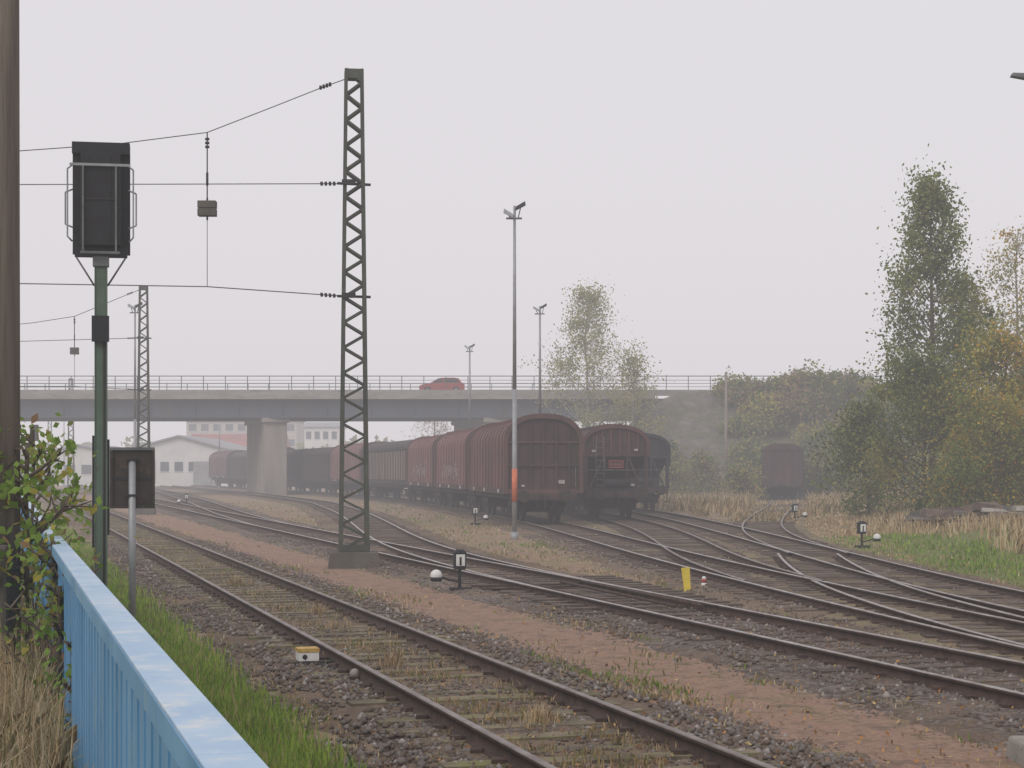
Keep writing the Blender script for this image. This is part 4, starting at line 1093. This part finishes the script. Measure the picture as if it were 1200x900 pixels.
lantern(-1.0,32.6)
lantern(-1.55,71.5,flip=-1); lantern(12.6,76,flip=-1); lantern(10.35,50.5,flip=-1)
lantern(-20.6,108,flip=1)

mb=MB(); mb.hexa([(3.30,32.6,-.05),(3.42,32.6,-.05),(3.42,32.66,-.05),(3.30,32.66,-.05),(3.24,32.66,.44),(3.40,32.66,.46),(3.40,32.70,.46),(3.24,32.70,.44)],'yellow'); mb.obj('yellow_marker_post')
mb=MB(); mb.cyl((3.78,33.6,0),(3.78,33.6,.1),.05,n=10,m='white'); mb.cyl((3.78,33.6,.1),(3.78,33.6,.17),.052,n=10,m='red'); mb.cyl((3.78,33.6,.17),(3.78,33.6,.22),.05,.03,n=10,m='white'); mb.obj('clearance_marker')
e=empty('trackside_magnet',(-2.42,20.2,.05),.3); mb=MB()
mb.box(-.12,.12,-.10,.12,.02,.12,'white'); mb.box(-.125,.125,-.105,.125,.121,.17,'ochre'); mb.box(-.20,.30,-.25,-.2,-.02,.03,'steel_dk'); mb.box(.26,.3,-.2,.1,-.02,.03,'steel_dk')
mb.cyl((-.05,-.108,.07),(-.05,-.101,.07),.03,n=10,m='black'); mb.obj('housing',e,bevel=.01)
mb=MB(); mb.sphere((-1.72,18.7,.09),.06,'stone3',10,6); mb.cyl((-1.72,18.7,-.0),(-1.72,18.7,.05),.05,n=8,m='stone3'); mb.obj('marker_stone')
mb=MB(); mb.tube([(-2.3,20.0,.05),(-2.0,19.4,.06),(-1.8,19.2,.05),(-1.5,19.4,.06)],.02,6,'black'); mb.obj('cable')
mb=MB(); mb.hexa([(4.0,13.2,-.05),(4.9,13.2,-.05),(4.9,13.9,-.05),(4.0,13.9,-.05),(4.03,13.22,.16),(4.88,13.22,.16),(4.88,13.88,.17),(4.03,13.88,.17)],'conc'); mb.obj('concrete_block',bevel=.03)
mb=MB(); rg=random.Random(5)
for i in range(26):
    cx=17.2+rg.uniform(-2.6,2.6); cy=60+rg.uniform(-1.4,1.4); z=.35+rg.uniform(0,.55); a=rg.uniform(.25,.75); b_=rg.uniform(.2,.5); h=rg.uniform(.1,.28)
    j=lambda:rg.uniform(-.08,.08)
    mb.hexa([(cx-a+j(),cy-b_+j(),z+j()),(cx+a+j(),cy-b_+j(),z+j()),(cx+a+j(),cy+b_+j(),z+j()),(cx-a+j(),cy+b_+j(),z+j()),(cx-a*.9+j(),cy-b_*.9+j(),z+h+j()),(cx+a*.9+j(),cy-b_*.9+j(),z+h+j()),(cx+a*.9+j(),cy+b_*.9+j(),z+h+j()),(cx-a*.9+j(),cy+b_*.9+j(),z+h+j())],rg.choice(['conc','conc_dk','brown','stone2']))
mb.obj('rubble_pile')

# ------------------------------------------------------------------ mist
mm_=bpy.data.materials.new('glowing_mist'); mm_.use_nodes=True; nt=mm_.node_tree; nt.nodes.clear()
o=nt.nodes.new('ShaderNodeOutputMaterial'); ab=nt.nodes.new('ShaderNodeVolumeAbsorption'); em=nt.nodes.new('ShaderNodeEmission'); ad=nt.nodes.new('ShaderNodeAddShader')
DENS=.0018
ab.inputs['Color'].default_value=(0,0,0,1); ab.inputs['Density'].default_value=DENS
em.inputs['Color'].default_value=(.69,.66,.685,1); em.inputs['Strength'].default_value=DENS  # volume emits its own haze light in place of scattered daylight
nt.links.new(ab.outputs[0],ad.inputs[0]); nt.links.new(em.outputs[0],ad.inputs[1]); nt.links.new(ad.outputs[0],o.inputs['Volume'])
mb=MB(); mb.box(-1500,1500,-200,2200,-6,45,'galv'); mo=mb.obj('glowing_mist'); mo.data.materials.clear(); mo.data.materials.append(mm_)

# ------------------------------------------------------------------ world, sun
w=bpy.data.worlds.new('World'); scene.world=w; w.use_nodes=True; nt=w.node_tree
bg=nt.nodes['Background']; sky=nt.nodes.new('ShaderNodeTexSky'); sky.sky_type='NISHITA'; sky.sun_disc=False
sky.sun_elevation=math.radians(38); sky.sun_rotation=math.radians(215); sky.air_density=1; sky.dust_density=6
mx=nt.nodes.new('ShaderNodeMixRGB'); mx.inputs[0].default_value=.9; nt.links.new(sky.outputs[0],mx.inputs[1]); mx.inputs[2].default_value=(8.5,8.15,8.5,1)
nt.links.new(mx.outputs[0],bg.inputs['Color']); bg.inputs['Strength'].default_value=.1
sd=bpy.data.lights.new('sun','SUN'); sd.energy=1.1; sd.angle=math.radians(28); sd.color=(1,.96,.9)
so=bpy.data.objects.new('sun',sd); COL.objects.link(so); so.rotation_euler=(math.radians(52),0,math.radians(-35))

# ------------------------------------------------------------------ camera
cd=bpy.data.cameras.new('camera'); co=bpy.data.objects.new('camera',cd); COL.objects.link(co)
co.location=(0,0,2.33); co.rotation_euler=(math.radians(90),0,0)
cd.lens=60; cd.sensor_width=36; cd.shift_y=100/1200; cd.clip_end=6000; cd.clip_start=.05
scene.camera=co
scene.view_settings.view_transform='Standard'; scene.view_settings.look='None'; scene.view_settings.exposure=0
